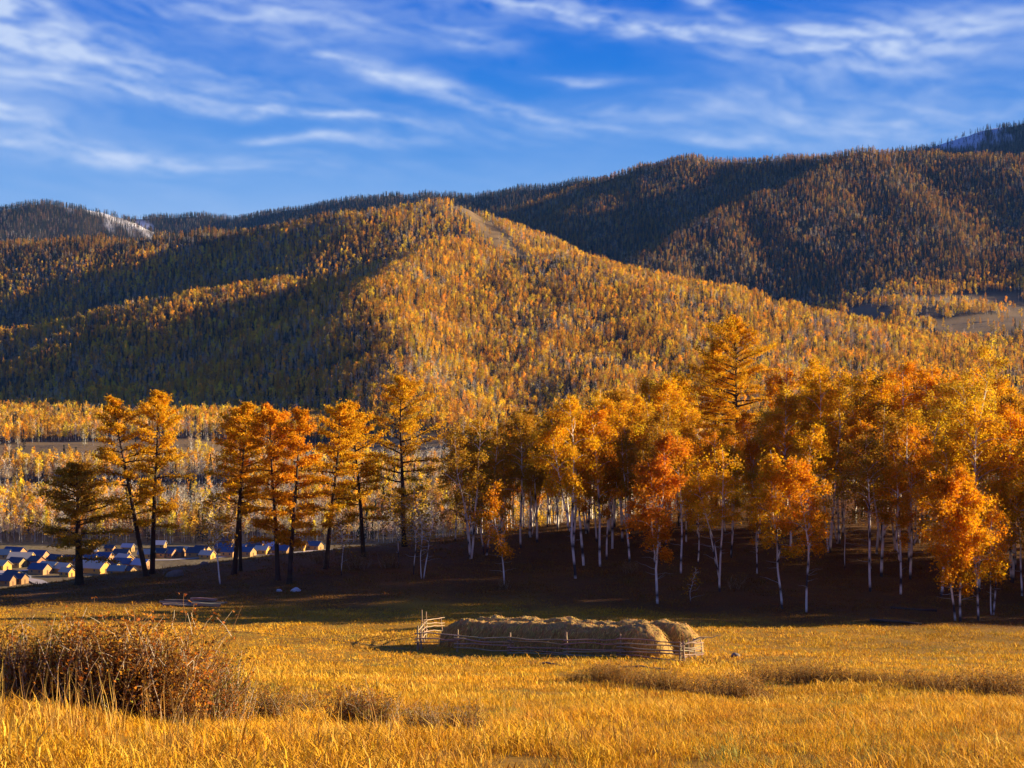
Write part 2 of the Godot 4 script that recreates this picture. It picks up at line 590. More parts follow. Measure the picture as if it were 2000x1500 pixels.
# ------------------------------------------------------------------ far trees
func far_tree(kind: String) -> Dictionary:
	var crown := MB.new()
	var wood := MB.new()
	var white := Color(1, 1, 1)
	var bark := Color(0.55, 0.52, 0.46)
	var h := 15.0
	var tr := 0.11
	if kind == "larch" or kind == "spruce":
		bark = Color(0.07, 0.05, 0.035)
		tr = 0.2
	# trunk: a three-sided taper
	for s in 3:
		var a := TAU * s / 3.0
		var b := TAU * (s + 1) / 3.0
		wood.tri(Vector3(cos(a) * tr, -1.5, sin(a) * tr), Vector3(0, h * 0.95, 0), Vector3(cos(b) * tr, -1.5, sin(b) * tr), bark)
	var n := 150
	match kind:
		"birch", "pale_birch", "slender_birch":
			var lobes := []
			var wide := 2.2 if kind != "slender_birch" else 1.6
			var low := 0.36 if kind != "slender_birch" else 0.28
			for k in 11:
				var t := rf(low, 0.92)
				var w := wide * sin(PI * clampf(0.2 + 0.75 * (t - low) / (1.0 - low), 0.0, 1.0))
				var a := rf(0, TAU)
				lobes.append([Vector3(cos(a) * w * 0.75, h * t, sin(a) * w * 0.75), rf(0.5, 0.85)])
			n = 210 if kind != "pale_birch" else 120
			for k in n:
				var q: Array = lobes[rng.randi() % lobes.size()]
				var s: float = q[1]
				leaf(crown, q[0] + Vector3(rng.randfn() * s * 0.8, rng.randfn() * s * 1.1, rng.randfn() * s * 0.8), rf(0.45, 0.8) * (0.6 if kind == "pale_birch" else 1.0), tint(white, 0.2))
			# limbs that show pale between the leaves
			for k in (22 if kind == "pale_birch" else 7):
				var t := rf(0.3, 0.85)
				var a := rf(0, TAU)
				var p := Vector3(0, h * t, 0)
				var e := p + Vector3(cos(a) * wide * rf(0.5, 1.1), rf(1.2, 2.6), sin(a) * wide * rf(0.5, 1.1))
				wood.tri(p, p + Vector3(0, 0.14, 0), e, bark)
		"larch":
			for k in n:
				var t := pow(rng.randf(), 0.8)
				var y := lerpf(0.22, 1.0, t)
				var w := 2.3 * pow(1.0 - t, 0.75) + 0.2
				var a := rf(0, TAU)
				var q := pow(rng.randf(), 0.6)
				leaf(crown, Vector3(cos(a) * w * q, h * y + rf(-0.3, 0.3), sin(a) * w * q), rf(0.45, 0.8), tint(white, 0.25))
		"spruce":
			for k in 170:
				var t := pow(rng.randf(), 0.75)
				var y := lerpf(0.08, 1.02, t)
				var w := 1.9 * (1.0 - t) + 0.08
				var a := rf(0, TAU)
				var q := pow(rng.randf(), 0.5)
				leaf(crown, Vector3(cos(a) * w * q, h * y - q * w * 0.25, sin(a) * w * q), rf(0.42, 0.75), tint(white, 0.2))
	return {"crown": crown, "wood": wood}

func multi(called: String, label: String, mesh: Mesh, buf: PackedFloat32Array, parent: Node = self) -> MultiMeshInstance3D:
	var mm := MultiMesh.new()
	mm.transform_format = MultiMesh.TRANSFORM_3D
	mm.use_colors = true
	mm.mesh = mesh
	mm.instance_count = buf.size() / 16
	mm.buffer = buf
	var o := MultiMeshInstance3D.new()
	o.name = numbered(called) if parent == self else called
	o.multimesh = mm
	o.set_meta("kind", "stuff")
	if parent == self:
		o.set_meta("label", label)
	parent.add_child(o, true)
	return o

func put(buf: PackedFloat32Array, p: Vector3, turn: float, sx: float, sy: float, col: Color, tilt := 0.0) -> void:
	var c := cos(turn)
	var s := sin(turn)
	buf.append_array(PackedFloat32Array([c * sx, tilt * sy, s * sx, p.x, 0.0, sy, 0.0, p.y, -s * sx, tilt * sy * 0.6, c * sx, p.z, col.r, col.g, col.b, 1.0]))

# ------------------------------------------------------------------ small builders
func pole(tb: TB, a: Vector3, b: Vector3, r0: float, r1: float, wob: float, col: Color) -> void:
	var pts := PackedVector3Array()
	var n := 7
	var sd := rf(0, 999)
	for k in n:
		var t := float(k) / (n - 1)
		var q := sin(PI * t)
		pts.push_back(a.lerp(b, t) + Vector3(nz.get_noise_2d(sd, t * 40.0), nz.get_noise_2d(sd + 77.0, t * 40.0) * 1.6, 0) * wob * (0.3 + q))
	var cols := PackedColorArray()
	for k in n:
		cols.push_back(tint(col, 0.25))
	tb.tube(pts, r0, r1, 6, cols, true)

func pole_part(called: String, parent: Node, a: Vector3, b: Vector3, r0: float, r1: float, wob: float, col: Color) -> void:
	var tb := TB.new()
	pole(tb, a, b, r0, r1, wob, col)
	part(called, tb.mesh(M.old_wood), parent)

func make_shrub(h: float, w: float, n_stem: int, n_leaf: int, cols: Array, stem_cols: Array) -> Dictionary:
	var stems := TB.new()
	var leaves := MB.new()
	for k in n_stem:
		var a := rf(0, TAU)
		var p := Vector3(cos(a), 0, sin(a)) * rf(0, w * 0.62) + Vector3(0, -0.08, 0)
		var hh := h * rf(0.5, 1.0)
		var dir := Vector3(cos(a) * rf(-0.1, 0.4) + rf(-0.2, 0.2), 1.0, sin(a) * rf(-0.1, 0.4) + rf(-0.2, 0.2)).normalized()
		var pts := PackedVector3Array([p])
		var tips := PackedVector3Array()
		for q in 6:
			p += dir * hh / 6.0
			dir = (dir + Vector3(rf(-0.26, 0.26), rf(-0.05, 0.15), rf(-0.26, 0.26))).normalized()
			pts.push_back(p)
			if q > 0:
				tips.push_back(p)
				if rng.randf() < 0.75:
					var e := p + Vector3(rf(-1, 1), rf(0.2, 1.3), rf(-1, 1)).normalized() * hh * rf(0.08, 0.24)
					stems.tube(PackedVector3Array([p, p.lerp(e, 0.5) + Vector3(rf(-0.02, 0.02), 0.01, rf(-0.02, 0.02)), e]), 0.005, 0.0025, 3, PackedColorArray([stem_cols[rng.randi() % stem_cols.size()]]))
					tips.push_back(e)
					tips.push_back(p.lerp(e, 0.6))
		stems.tube(pts, rf(0.005, 0.012), 0.003, 4, PackedColorArray([stem_cols[rng.randi() % stem_cols.size()]]))
		var col: Color = cols[rng.randi() % cols.size()]
		for q in n_leaf / n_stem:
			var t := tips[rng.randi() % tips.size()]
			leaf(leaves, t + Vector3(rng.randfn(), rng.randfn(), rng.randfn()) * 0.035, rf(0.018, 0.042), tint(col, 0.4))
	return {"stems": stems.mesh(M.twig), "leaves": leaves.flat_mesh(M.leaf)}

func grow_shrub(kind: Dictionary, called: String, label: String, at: Vector3, group: String, turn: float, size: Vector3) -> void:
	var t := thing(called, label, "shrub", at, group)
	t.rotation.y = turn
	t.scale = size
	part("stems", kind.stems, t)
	part("leaves", kind.leaves, t)

func tuft_mesh(blades: int, h: float, w: float, spread: float, lean: float, m: Material) -> ArrayMesh:
	var mb := MB.new()
	for k in blades:
		var a := rf(0, TAU)
		var p := Vector3(cos(a), 0, sin(a)) * spread * sqrt(rng.randf())
		var hh := h * rf(0.45, 1.1)
		var b := rf(0, TAU)
		var dir := Vector3(cos(b), 0, sin(b)) * hh * lean * rf(0.1, 1.0)
		var s := Vector3(-sin(b + rf(-0.8, 0.8)), 0, cos(b)) * w * rf(0.6, 1.2)
		var mid := p + Vector3(0, hh * 0.6, 0) + dir * 0.35
		var tip := p + Vector3(0, hh, 0) + dir
		var col := tint(Color(1, 1, 1), 0.3)
		p.y -= 0.04
		mb.tri(p - s, p + s, mid + s * 0.7, col)
		mb.tri(p - s, mid + s * 0.7, mid - s * 0.7, col)
		mb.tri(mid - s * 0.7, mid + s * 0.7, tip, col)
	return mb.flat_mesh(m)

func hay_mesh(length: float, w: float, h: float, sd: float) -> ArrayMesh:
	var st := SurfaceTool.new()
	st.begin(Mesh.PRIMITIVE_TRIANGLES)
	var n := 120
	var m := 26
	for i in n + 1:
		var s := float(i) / n
		var x := (s - 0.5) * length
		var e := minf(s, 1.0 - s) * length
		var endf := sqrt(clampf(1.0 - pow(1.0 - clampf(e / 2.1, 0.0, 1.0), 2.0), 0.0, 1.0))
		var lump := 1.0 + nz.get_noise_2d(x * 10.0 + sd, sd) * 0.10 + absf(sin(x * 0.95 + sd)) * 0.06
		for j in m + 1:
			var a := PI * j / m
			var ca := cos(a)
			var sa := maxf(0.0, sin(a))
			var z := signf(ca) * pow(absf(ca), 0.75) * w * (0.35 + 0.65 * endf)
			var y := pow(sa, 0.62) * h * (0.12 + 0.88 * endf) * lump
			var r := nz.get_noise_3d(x * 26.0, y * 26.0 + sd, z * 26.0) * 0.22 + nz.get_noise_3d(x * 75.0, y * 75.0 + sd, z * 75.0) * 0.14
			st.set_color(tint(Color(0.34, 0.205, 0.06), 0.2))
			st.add_vertex(Vector3(x, y - 0.15 + r * sa, z + r * ca))
	for i in n:
		for j in m:
			var a := i * (m + 1) + j
			for q in [a, a + 1, a + m + 1, a + 1, a + m + 2, a + m + 1]:
				st.add_index(q)
	st.generate_normals()
	st.set_material(M.hay)
	return st.commit()

func hay_straw(mesh: ArrayMesh, count: int) -> ArrayMesh:
	var arr := mesh.surface_get_arrays(0)
	var v: PackedVector3Array = arr[Mesh.ARRAY_VERTEX]
	var nn: PackedVector3Array = arr[Mesh.ARRAY_NORMAL]
	var mb := MB.new()
	for k in count:
		var q := rng.randi() % v.size()
		var p := v[q] + Vector3(rf(-0.1, 0.1), rf(-0.05, 0.05), rf(-0.1, 0.1))
		var nrm := nn[q]
		if v[q].y < -0.05:
			continue
		var along := Vector3(nrm.x * 0.3 + rf(-0.55, 0.55), -1.0 + nrm.y * 0.6, nrm.z * 0.6 + rf(-0.3, 0.3)).normalized()
		var len := rf(0.25, 0.8)
		var side := along.cross(nrm).normalized() * rf(0.012, 0.04)
		var e := p + along * len + nrm * rf(0.0, 0.16)
		var col := tint(Color(0.44, 0.265, 0.06), 0.6)
		mb.tri(p - side + nrm * 0.02, p + side + nrm * 0.02, e, col)
	return mb.flat_mesh(M.hay)

# a log house: l along its ridge, w across, wall height, ridge rise
func make_house(at: Vector3, turn: float, l: float, w: float, wh: float, rise: float, wall: Color, roof: Color, label: String, group: String) -> void:
	var t := thing("log_house", label, "house", at, group)
	t.rotation.y = turn
	var mb := MB.new()
	mb.box(Vector3(0, -1.2, 0), Vector3(l, wh + 1.2, w), wall)
	part("wall", mb.flat_mesh(M.paint), t)
	for s in [-1.0, 1.0]:
		mb = MB.new()
		var x: float = l * 0.5 * s
		var a := Vector3(x, wh, -w * 0.5)
		var b := Vector3(x, wh, w * 0.5)
		var c := Vector3(x, wh + rise, 0)
		var k := Vector3(-0.15 * s, 0, 0)
		mb.tri(a, c, b, wall)
		mb.tri(a + k, b + k, c + k, wall)
		part("gable", mb.flat_mesh(M.paint), t)
	for s in [-1.0, 1.0]:
		mb = MB.new()
		var o := 0.45
		var e := Vector3(0, wh - o * rise / (w * 0.5), (w * 0.5 + o) * s)
		var top := Vector3(0, wh + rise + 0.05, 0)
		var x := Vector3(l * 0.5 + 0.5, 0, 0)
		var up := Vector3(0, 0.16, 0)
		mb.quad(e - x + up, e + x + up, top + x + up, top - x + up, roof)
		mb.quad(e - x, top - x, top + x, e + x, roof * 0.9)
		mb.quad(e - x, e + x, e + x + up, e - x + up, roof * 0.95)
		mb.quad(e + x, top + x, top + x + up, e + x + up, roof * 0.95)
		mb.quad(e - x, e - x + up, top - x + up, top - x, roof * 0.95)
		part("roof_slope", mb.flat_mesh(M.roof), t)
	for k in 2:
		mb = MB.new()
		mb.box(Vector3(l * (-0.25 + 0.5 * k), wh * 0.38, w * 0.5 + 0.03), Vector3(0.9, wh * 0.38, 0.1), Color(0.05, 0.06, 0.08))
		part("window", mb.flat_mesh(M.paint), t)
	mb = MB.new()
	mb.box(Vector3(l * 0.5 + 0.03, 0.0, 0), Vector3(0.1, wh * 0.72, 0.95), Color(0.12, 0.07, 0.035))
	part("door", mb.flat_mesh(M.paint), t)

func strip(called: String, pts: Array, width: float, lift: float, col: Color, near: bool) -> void:
	var mb := MB.new()
	var prev := []
	for k in pts.size() - 1:
		var a: Vector3 = pts[k]
		var b: Vector3 = pts[k + 1]
		var n := int(maxf(2.0, a.distance_to(b) / (1.2 if near else 8.0)))
		for q in n + 1:
			var p := a.lerp(b, float(q) / n)
			var side := Vector3(-(b.z - a.z), 0, b.x - a.x).normalized() * width * 0.5 * (1.0 + 0.35 * nz.get_noise_2d(p.x * 9.0, p.z * 9.0))
			p += side * nz.get_noise_2d(p.x * 3.0 + 70.0, p.z * 3.0) * 1.5
			var l := p - side
			var r := p + side
			l.y = land(l.x, -l.z) + lift
			r.y = land(r.x, -r.z) + lift
			if prev:
				mb.quad(prev[0], l, r, prev[1], tint(col, 0.12))
			prev = [l, r]
	var o := part(called, mb.flat_mesh(M.paint), self)
	o.set_meta("kind", "structure")
	o.set_meta("label", "")
	o.remove_meta("label")

# ------------------------------------------------------------------ the scene
func _ready() -> void:
	var t0 := Time.get_ticks_msec()
	rng.seed = 20241
	nz.seed = 7; nz.frequency = 0.02; nz.fractal_octaves = 3
	nz2.seed = 11; nz2.frequency = 0.0022; nz2.fractal_octaves = 4
	gully.seed = 23; gully.frequency = 0.0042; gully.fractal_type = FastNoiseLite.FRACTAL_RIDGED; gully.fractal_octaves = 3
	sky_noise.seed = 5; sky_noise.frequency = 0.0032; sky_noise.fractal_octaves = 5
	sky_fine.seed = 9; sky_fine.frequency = 0.016; sky_fine.fractal_octaves = 4

	# ---- camera, sky, sun, exposure
	var cam := Camera3D.new()
	cam.name = "camera"
	cam.fov = rad_to_deg(2.0 * atan(750.0 / F))
	cam.near = 0.3
	cam.far = 20000.0
	add_child(cam)
	var env := Environment.new()
	env.background_mode = Environment.BG_SKY
	var sky := Sky.new()
	var pano := PanoramaSkyMaterial.new()
	pano.panorama = build_sky()
	pano.energy_multiplier = 1.0
	sky.sky_material = pano
	env.sky = sky
	env.sky_rotation = Vector3(0, PI, 0)
	env.background_energy_multiplier = 0.305
	env.tonemap_mode = Environment.TONE_MAPPER_LINEAR
	env.tonemap_exposure = 3.3
	env.fog_enabled = true
	env.fog_density = 0.000012
	env.fog_light_color = Color(0.42, 0.66, 1.0)
	env.sdfgi_enabled = true
	env.ssao_enabled = true
	env.ssil_enabled = true
	var we := WorldEnvironment.new()
	we.name = "environment"
	we.environment = env
	add_child(we)
	var sun := DirectionalLight3D.new()
	sun.name = "sun"
	sun.light_energy = 1.6
	sun.light_color = Color(1.0, 0.9, 0.74)
	sun.light_angular_distance = 0.5
	sun.shadow_enabled = true
	add_child(sun)
	var el := deg_to_rad(SUN_EL)
	var towards := -Vector3(cos(el) * 0.986, sin(el), -cos(el) * 0.16)
	sun.look_at_from_position(Vector3.ZERO, towards, Vector3.UP)
	print("sky ", Time.get_ticks_msec() - t0)

	# ---- materials
	M.leaf = mat("birch leaf", 0.75, Color(1.0, 1.0, 1.0))
	M.needle = mat("larch needle", 0.8, Color(0.92, 0.92, 0.92))
	M.birch_bark = mat("birch bark", 0.8)
	M.larch_bark = mat("larch bark", 0.95)
	M.twig = mat("twig", 0.85)
	M.grass = mat("dry grass", 0.8, Color(0.7, 0.7, 0.7))
	M.hay = mat("hay", 0.9, Color(0.4, 0.4, 0.4))
	M.old_wood = mat("weathered wood", 0.85)
	M.paint = mat("paint", 0.85)
	M.roof = mat("roof sheet", 0.55)
	M.far_leaf = mat("far leaf", 0.85, Color(0.85, 0.85, 0.85))
	M.far_bark = StandardMaterial3D.new()
	M.far_bark.albedo_color = Color(0.50, 0.47, 0.41).linear_to_srgb()
	M.far_bark.roughness = 0.9
	M.dark_bark = StandardMaterial3D.new()
	M.dark_bark.albedo_color = Color(0.07, 0.05, 0.035).linear_to_srgb()
	M.dark_bark.roughness = 0.95
	M.ground = mat("ground", 0.95)
	var gt := NoiseTexture2D.new()
	gt.width = 1024; gt.height = 1024; gt.seamless = true
	gt.noise = FastNoiseLite.new()
	gt.noise.seed = 3
	gt.noise.frequency = 0.03
	gt.noise.fractal_octaves = 5
	var ramp := Gradient.new()
	ramp.set_color(0, Color(0.62, 0.60, 0.56)); ramp.set_color(1, Color(1, 1, 1))
	gt.color_ramp = ramp
	M.ground.albedo_texture = gt
	M.ground.uv1_triplanar = true
	M.ground.uv1_world_triplanar = true
	M.ground.uv1_scale = Vector3(0.13, 0.13, 0.13)
	M.terrain = mat("hill ground", 0.95)
	M.terrain.albedo_texture = gt
	M.terrain.uv1_triplanar = true
	M.terrain.uv1_world_triplanar = true
	M.terrain.uv1_scale = Vector3(0.011, 0.011, 0.011)

	build_land()
	print("land ", Time.get_ticks_msec() - t0)
	build_village()
	build_near_trees()
	print("near trees ", Time.get_ticks_msec() - t0)
	build_far_forest()
	print("forest ", Time.get_ticks_msec() - t0)
	build_hay()
	build_shrubs()
	build_grass()
	print("done ", Time.get_ticks_msec() - t0)

func build_land() -> void:
	# main hill
	ridge(0.36, [[-350, 520, 3300], [-100, 485, 3150], [0, 472, 3100], [300, 460, 3020], [500, 444, 2960], [650, 420, 2910], [790, 396, 2870], [862, 391, 2850]], 0.0002)
	ridge(0.5, [[862, 391, 2850], [930, 436, 2680], [1000, 486, 2500]])
	ridge(0.30, [[1030, 488, 2480], [1120, 498, 2380], [1250, 528, 2300], [1400, 562, 2220], [1550, 602, 2130], [1700, 650, 2040], [1850, 706, 1960], [2050, 762, 1900], [2400, 800, 1800]])
	ridge(0.5, [[880, 472, 2450], [800, 492, 2370], [700, 518, 2300], [550, 542, 2270], [400, 568, 2250], [200, 606, 2230], [0, 645, 2210], [-300, 710, 2150]])
	ridge(0.5, [[880, 470, 2440], [800, 512, 2200], [770, 543, 2050], [778, 598, 1880], [800, 668, 1680], [822, 748, 1480], [850, 826, 1320]])
	ridge(0.36, [[1120, 504, 2370], [1180, 606, 2020], [1200, 702, 1720], [1190, 785, 1450]])
	ridge(0.34, [[1420, 568, 2210], [1460, 656, 1900], [1480, 748, 1600]])
	# the higher hill on the right
	ridge(0.5, [[860, 450, 4800], [960, 408, 4700], [1100, 378, 4500], [1200, 338, 4300], [1340, 301, 4100], [1440, 310, 4050], [1520, 304, 4000], [1600, 302, 3900], [1680, 290, 3800], [1760, 295, 3800], [2000, 300, 3700], [2500, 310, 3700]])
	ridge(0.55, [[1680, 292, 3780], [1560, 342, 3560], [1400, 412, 3360], [1290, 478, 3160], [1220, 530, 3000]])
	ridge(0.42, [[1340, 304, 4080], [1200, 376, 3900], [1080, 446, 3800]])
	ridge(0.42, [[1720, 300, 3780], [1790, 375, 3480], [1840, 455, 3180], [1880, 540, 2880]])
	ridge(0.42, [[2000, 305, 3680], [2060, 400, 3300], [2080, 500, 2900]])
	# far mountains
	ridge(0.38, [[-400, 440, 5600], [-100, 420, 5550], [0, 405, 5500], [90, 387, 5500], [180, 405, 5420], [260, 436, 5300], [310, 462, 5200]])
	ridge(0.34, [[230, 425, 6200], [380, 414, 6100], [450, 422, 6000], [540, 408, 6000], [700, 385, 5850], [830, 373, 5650], [940, 380, 5550], [1050, 360, 5400], [1150, 347, 5300], [1350, 345, 5300]])
	ridge(0.40, [[1700, 310, 5700], [1770, 290, 5650], [1850, 270, 5600], [1900, 255, 5550], [1950, 240, 5500], [2000, 233, 5450], [2200, 190, 5400], [2500, 150, 5400]])
	grid.resize(NU * ND)
	for j in ND:
		var d := grid_d(j)
		for i in NU:
			grid[j * NU + i] = full_h((U0 - 2.0 * U0 * i / (NU - 1)) * d, d)
	var st := SurfaceTool.new()
	st.begin(Mesh.PRIMITIVE_TRIANGLES)
	for j in ND:
		var d := grid_d(j)
		for i in NU:
			var x := (U0 - 2.0 * U0 * i / (NU - 1)) * d
			var h := grid[j * NU + i]
			var px := 1000.0 + x / d * F
			var py := 750.0 - h / d * F
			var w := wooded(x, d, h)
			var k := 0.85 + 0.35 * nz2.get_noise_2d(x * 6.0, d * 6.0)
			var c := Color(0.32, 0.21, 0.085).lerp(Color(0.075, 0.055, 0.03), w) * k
			if d < 860.0:
				c = Color(0.36, 0.28, 0.12).lerp(Color(0.24, 0.17, 0.075), clampf(0.5 + nz2.get_noise_2d(x * 12.0, d * 12.0), 0, 1)) * k
			var s := snow_at(px, py, d)
			c = c.lerp(Color(0.8, 0.83, 0.88), s)
			st.set_color(c)
			st.add_vertex(Vector3(x, h - (0.4 if j < 3 else 0.0), -d))
	for j in ND - 1:
		for i in NU - 1:
			var a := j * NU + i
			for q in [a, a + NU, a + 1, a + 1, a + NU, a + NU + 1]:
				st.add_index(q)
	st.generate_normals()
	st.set_material(M.terrain)
	var o := part("hills", st.commit(), self)
	o.set_meta("kind", "structure")
	# meadow and wooded knoll in front
	st = SurfaceTool.new()
	st.begin(Mesh.PRIMITIVE_TRIANGLES)
	var nx := 216
	var ny := 236
	for j in ny + 1:
		var d := lerpf(-60.0, 228.0, pow(float(j) / ny, 1.0))
		for i in nx + 1:
			var x := lerpf(-150.0, 210.0, float(i) / nx)
			var h := near_h(x, d)
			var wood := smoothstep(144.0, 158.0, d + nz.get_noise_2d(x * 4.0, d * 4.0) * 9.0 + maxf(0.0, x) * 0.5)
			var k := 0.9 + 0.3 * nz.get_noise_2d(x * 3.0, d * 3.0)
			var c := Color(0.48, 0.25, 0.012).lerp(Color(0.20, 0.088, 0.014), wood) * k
			st.set_color(c)
			st.add_vertex(Vector3(x, h, -d))
	for j in ny:
		for i in nx:
			var a := j * (nx + 1) + i
			for q in [a, a + nx + 1, a + 1, a + 1, a + nx + 1, a + nx + 2]:
				st.add_index(q)
	st.generate_normals()
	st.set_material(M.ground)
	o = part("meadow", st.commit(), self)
	o.set_meta("kind", "structure")

func build_village() -> void:
	# roads of the village
	var road := Color(0.36, 0.32, 0.27)
	strip("village_road", [far_spot(-60, 1112), far_spot(20, 1118), far_spot(90, 1112), far_spot(180, 1103), far_spot(300, 1096), far_spot(420, 1090), far_spot(560, 1082), far_spot(680, 1072)], 5.0, 0.3, road, false)
	strip("village_road", [far_spot(-20, 1119), far_spot(40, 1128), far_spot(80, 1140), far_spot(110, 1152)], 7.0, 0.35, road, false)
	# px, py of the foot, roof (b blue, d dark blue, t tan, g grey), length, turn in degrees
	var list := [
		[29, 1088, "b", 11, 20], [42, 1098, "t", 12, 5], [74, 1095, "b", 10, 15], [34, 1108, "d", 8, 25], [72, 1106, "d", 8, 35], [97, 1116, "t", 10, 30],
		[121, 1119, "t", 10, 28], [78, 1121, "b", 9, 20], [131, 1127, "t", 6, 25], [184, 1119, "t", 14, 22], [193, 1109, "b", 11, 25], [220, 1117, "b", 8, 30],
		[243, 1102, "t", 9, 38], [240, 1110, "b", 9, 10], [230, 1123, "b", 8, 5], [252, 1124, "d", 6, 30], [204, 1097, "b", 8, 15], [238, 1091, "d", 8, 10],
		[170, 1101, "b", 10, 10], [142, 1104, "d", 9, 10], [110, 1102, "d", 8, 30], [26, 1134, "d", 8, 30], [37, 1140, "d", 7, 20], [10, 1144, "d", 8, 10],
		[3, 1091, "b", 9, 0], [286, 1092, "b", 8, 0], [277, 1112, "g", 9, 30], [313, 1089, "d", 8, 15], [329, 1089, "b", 8, 20], [343, 1088, "d", 9, 10],
		[358, 1084, "t", 7, 20], [384, 1089, "d", 9, 15], [395, 1083, "d", 8, 20], [405, 1091, "t", 7, 20], [439, 1079, "b", 9, 15], [449, 1087, "b", 8, 25],
		[466, 1079, "b", 8, 5], [483, 1086, "b", 8, 25], [498, 1078, "d", 9, 10], [512, 1083, "t", 7, 15], [527, 1074, "g", 9, 10], [551, 1082, "b", 9, 20],
		[582, 1077, "t", 8, 5], [615, 1074, "b", 8, 25], [250, 1078, "g", 6, 10], [215, 1080, "d", 5, 10], [3, 1113, "t", 8, 25], [311, 1072, "g", 7, 5],
		[180, 1085, "g", 6, 0], [445, 1066, "d", 6, 10],
	]
	var names := {"b": "blue-roofed", "d": "dark-roofed", "t": "tan-roofed", "g": "grey-roofed"}
	var special := {9: "largest tan-roofed log house, bright gable, right of the broad dark larch's trunk", 1: "long tan-roofed yellow house near the village's left end", 12: "tan-roofed house with bright yellow gable left of the leaning larch", 8: "small yellow shed left of the broad dark larch's trunk", 14: "low bright blue roof in the near row beside the knoll", 43: "last blue-roofed house on the village's right end by the knoll edge", 23: "dark-roofed house in the village's lower left corner"}
	var ords := ["first", "second", "third", "fourth", "fifth", "sixth", "seventh", "eighth", "ninth", "tenth", "eleventh", "twelfth", "thirteenth", "fourteenth", "fifteenth"]
	var index := range(list.size())
	index.sort_custom(func(a, b): return list[a][0] < list[b][0])
	var count := {}
	for i in index:
		var q: Array = list[i]
		var row := "far row" if q[1] < 1090 else "middle row" if q[1] < 1108 else "near row"
		var key: String = names[q[2]] + row
		count[key] = count.get(key, 0) + 1
		var label: String = special.get(i, "%s %s log house from the left in the village's %s" % [ords[count[key] - 1], names[q[2]], row])
		var roof: Color = {"b": Color(0.045, 0.075, 0.13), "d": Color(0.04, 0.05, 0.07), "t": Color(0.48, 0.38, 0.26), "g": Color(0.30, 0.31, 0.33)}[q[2]]
		var wall := Color(0.50, 0.27, 0.055) if q[2] == "t" else tint(Color(0.33, 0.19, 0.075), 0.3)
		var l: float = q[3]
		var wd := l * 0.62 if l > 9.5 else l * 0.74
		make_house(far_spot(q[0], q[1]), deg_to_rad(-float(q[4])), l, wd, rf(2.4, 3.0), wd * 0.36, wall, tint(roof, 0.15), label, "log houses of the village")

var front_trees := []

